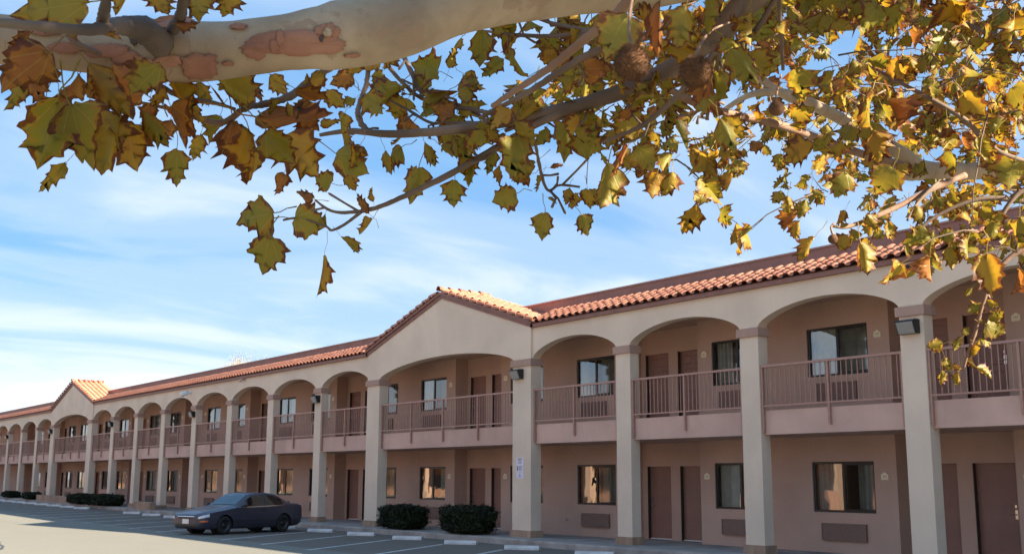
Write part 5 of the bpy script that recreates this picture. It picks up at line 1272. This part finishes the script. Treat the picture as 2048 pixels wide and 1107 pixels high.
HOLES = [(1545, 355, 60), (1440, 62, 24), (1248, 170, 26), (1700, 268, 24), (1205, 250, 34), (1490, 92, 18), (1735, 20, 14), (1905, 120, 12), (1640, 340, 30)]
nspr = 0
RLINE = [Vector((p[0], p[1], p[2])) for p in BR['R']]
RL2 = [(1024 + FPX * (q - CAM).dot(RV) / (q - CAM).dot(DV), 553.5 - FPX * (q - CAM).dot(UV) / (q - CAM).dot(DV)) for q in RLINE]
while nspr < 190:
    x_, y_ = rl.uniform(1175, 2110), rl.uniform(-50, 560)
    if not inside(CROWN, x_, y_) or any((x_ - a) ** 2 + (y_ - b) ** 2 < (c * 1.25) ** 2 for a, b, c in HOLES): continue
    dens = .5 if x_ < 1420 else .85
    if y_ > 420: dens = .6
    if rl.random() > dens: continue
    dep = (rl.uniform(5.2, 7.6) if rl.random() < .66 else rl.uniform(3.2, 5.0)) if x_ > 1420 else rl.uniform(2.9, 4.8)
    if dep < 5.1 and any((x_ - u_) ** 2 + (y_ - v_) ** 2 < 75 ** 2 for u_, v_ in RL2): continue
    d_ = (RV * rl.gauss(-.5, .7) + UV * rl.gauss(-.05, .5) + DV * rl.gauss(.1, .5)).normalized()
    spray(at(x_, y_, dep), d_, rl.uniform(.22, .45), rl.randrange(4, 9), rl.uniform(.085, .13)); nspr += 1
# out of frame above and to the right the crown goes on, with sprays added to block the sun
BLOCKERS = []
for k in range(300):
    o_ = Vector((0, 0, 0)); a_ = rl.uniform(.9, 5.5)
    c_ = CAM + RV * a_ + UV * (a_ * rl.uniform(.42, 1.05) + rl.gauss(.35, .35)) + DV * rl.uniform(-.9, 2.8)
    v_ = c_ - CAM; zz_ = v_.dot(DV)
    if zz_ > .02 and abs(v_.dot(RV)) / zz_ < .62 and v_.dot(UV) / zz_ < .25 + .55 / zz_: continue
    BLOCKERS.append(c_); spray(c_, (RV * rl.gauss(-.5, .7) + UV * rl.gauss(0, .5) + DV * rl.gauss(.1, .5)).normalized(), rl.uniform(.25, .45), 7, .095)
for k in range(60):
    x_, y_ = rl.uniform(700, 3100), rl.uniform(-700, -80)
    if x_ > 2150: y_ = rl.uniform(-600, 500)
    spray(at(x_, y_, rl.uniform(2.6, 6.5)), (RV * rl.gauss(-.5, .7) + UV * rl.gauss(0, .5) + DV * rl.gauss(.1, .5)).normalized(), rl.uniform(.25, .45), 6, .09)
for k in range(360):  # unseen sprays added along the sun line to keep the limbs in shade
    p_ = SA[rl.randrange(30, len(SA) - 30)] if k < 280 else BR['R'][rl.randrange(len(BR['R']))]; c_ = Vector(p_[:3]) + SUNV * rl.uniform(.5, 3.4) + Vector((rl.gauss(0, .16), rl.gauss(0, .16), rl.gauss(0, .16)))
    v_ = c_ - CAM; zz_ = v_.dot(DV)
    if zz_ > .02 and abs(v_.dot(RV)) / zz_ < .62 and v_.dot(UV) / zz_ < .25 + .55 / zz_: continue
    BLOCKERS.append(c_); spray(c_, (RV * rl.gauss(-.5, .7) + UV * rl.gauss(0, .5) + DV * rl.gauss(.1, .5)).normalized(), rl.uniform(.25, .45), 7, .095)
ROOTS = [Vector(p[:3]) for p in tb_pts[18:]] + [Vector(p[:3]) for p in SA[-40:]] + [Vector(p[:3]) for p in BR['R'][:12]]
def offscreen(q):
    v_ = q - CAM; z_ = v_.dot(DV)
    return z_ < .02 or abs(v_.dot(RV)) / z_ > .48 or v_.dot(UV) / z_ > .27
for k in range(0, len(BLOCKERS), 7):
    c_ = BLOCKERS[k]; s_ = min(ROOTS, key=lambda q: (q - c_).length)
    pts = []
    for i in range(7):
        f = i / 6; pts.append(s_.lerp(c_, f) + Vector((rl.gauss(0, .05), rl.gauss(0, .05), math.sin(f * math.pi) * .18 + rl.gauss(0, .03))) * (1 if 0 < i < 6 else 0))
    if all(offscreen(q) for q in pts[1:]): twigs.tube(pts, [.022 - .0028 * i for i in range(7)], 6, True, .2, rl.random())
def on_screen(M_):
    c_ = M_ @ Vector((0, .5, 0)); v = c_ - CAM; z_ = v.dot(DV)
    if z_ < .2: return False
    x_ = 1024 + FPX * v.dot(RV) / z_; y_ = 553.5 - FPX * v.dot(UV) / z_
    return -20 < x_ < 2068 and -20 < y_ < 1127
order = sorted(range(len(LEAVES)), key=lambda i: (not on_screen(LEAVES[i][0]), -LEAVES[i][2]))
rest_v, rest_f, rlc, red, rtn = [], [], [], [], []
for rank, i in enumerate(order):
    M_, key, _s = LEAVES[i]
    if rank < 298:
        o = link('leaf', leaf_mesh(key), tree); o.matrix_basis = M_
    else:
        V_, F_, LC, ED = LEAFG[key]; b = len(rest_v); zo = rl.uniform(0, 40)
        rest_v += [tuple(M_ @ Vector(v)) for v in V_]; rest_f += [tuple(k + b for k in f) for f in F_]; rlc += [(c[0], c[1], c[2] + zo) for c in LC]; red += ED
        tt = TONES[key[1]] + rl.uniform(-.06, .06); rtn += [tt] * len(V_)
mb = MB(); mb.add(rest_v, rest_f); me = mb.mesh('leaves', M_LEAF, True); put_attrs(me, rlc, red, rtn); link('leaves', me, tree, kind='stuff')
twigs.obj('twigs', M_TW, tree, True, kind='stuff')
# ---- seed balls: a core bristling with fine points
M_SEED = mat('seed_ball_brown', (.12, .052, .018), .9, .4, 60)
def seed_ball(px_, py_, dep, rpx, stalk, seed):
    r_ = pr(rpx, dep) * .80; c_ = at(px_, py_, dep); mb = MB(); rs = random.Random(seed)
    mb.lathe([(r_ * math.sin(math.pi * k / 10) + 1e-5, -r_ * math.cos(math.pi * k / 10)) for k in range(11)], 18, Matrix.Translation(c_))
    n = 1500 if rpx > 20 else 350
    for k in range(n):
        zf = 1 - 2 * (k + .5) / n; a = k * 2.39996; rr = math.sqrt(1 - zf * zf); d_ = Vector((rr * math.cos(a), rr * math.sin(a), zf)); d_ = (d_ + Vector((rs.gauss(0, .04), rs.gauss(0, .04), rs.gauss(0, .04)))).normalized()
        s_ = d_.orthogonal().normalized() * r_ * .03; t_ = d_.cross(s_); p = c_ + d_ * r_ * .95; q = c_ + d_ * r_ * rs.uniform(1.08, 1.28)
        mb.add([p + s_, p - s_ * .5 + t_ * .87, p - s_ * .5 - t_ * .87, q + s_ * .25], [(0, 1, 3), (1, 2, 3), (2, 0, 3)])
    o = mb.obj('seed_ball', M_SEED, tree)
    st = MB(); P = spline([tuple(c_ + UV * r_ * .9)] + [tuple(at(*s__)) for s__ in stalk], 6); st.tube([p[:3] for p in P], .0016 * max(1, dep / 1.5), 6); st.obj('stalk', M_TW2, o, True)
seed_ball(1264, 126, 1.0, 42, [(1258, 60, 1.05), (1262, 10, 1.1), (1275, -40, 1.2)], 1)
seed_ball(1392, 143, 1.1, 38, [(1400, 90, 1.2), (1425, 60, 1.5), (1460, 45, 2.0)], 2)
seed_ball(1553, 217, 2.2, 19, [(1553, 190, 2.25), (1562, 150, 2.5)], 3)
seed_ball(1666, 478, 2.9, 12, [(1662, 455, 2.95), (1668, 446, 3.2)], 4)

# bases of the two big things: Empties stand at the foot, parts stay where they are
for o, p in ((motel, Vector((-52.5, D, .17))), (wing, Vector((-100, FY, .0))), (tree, T0.copy())):
    o.location = p
    for ch in o.children: ch.matrix_parent_inverse = Matrix.Translation(-p)
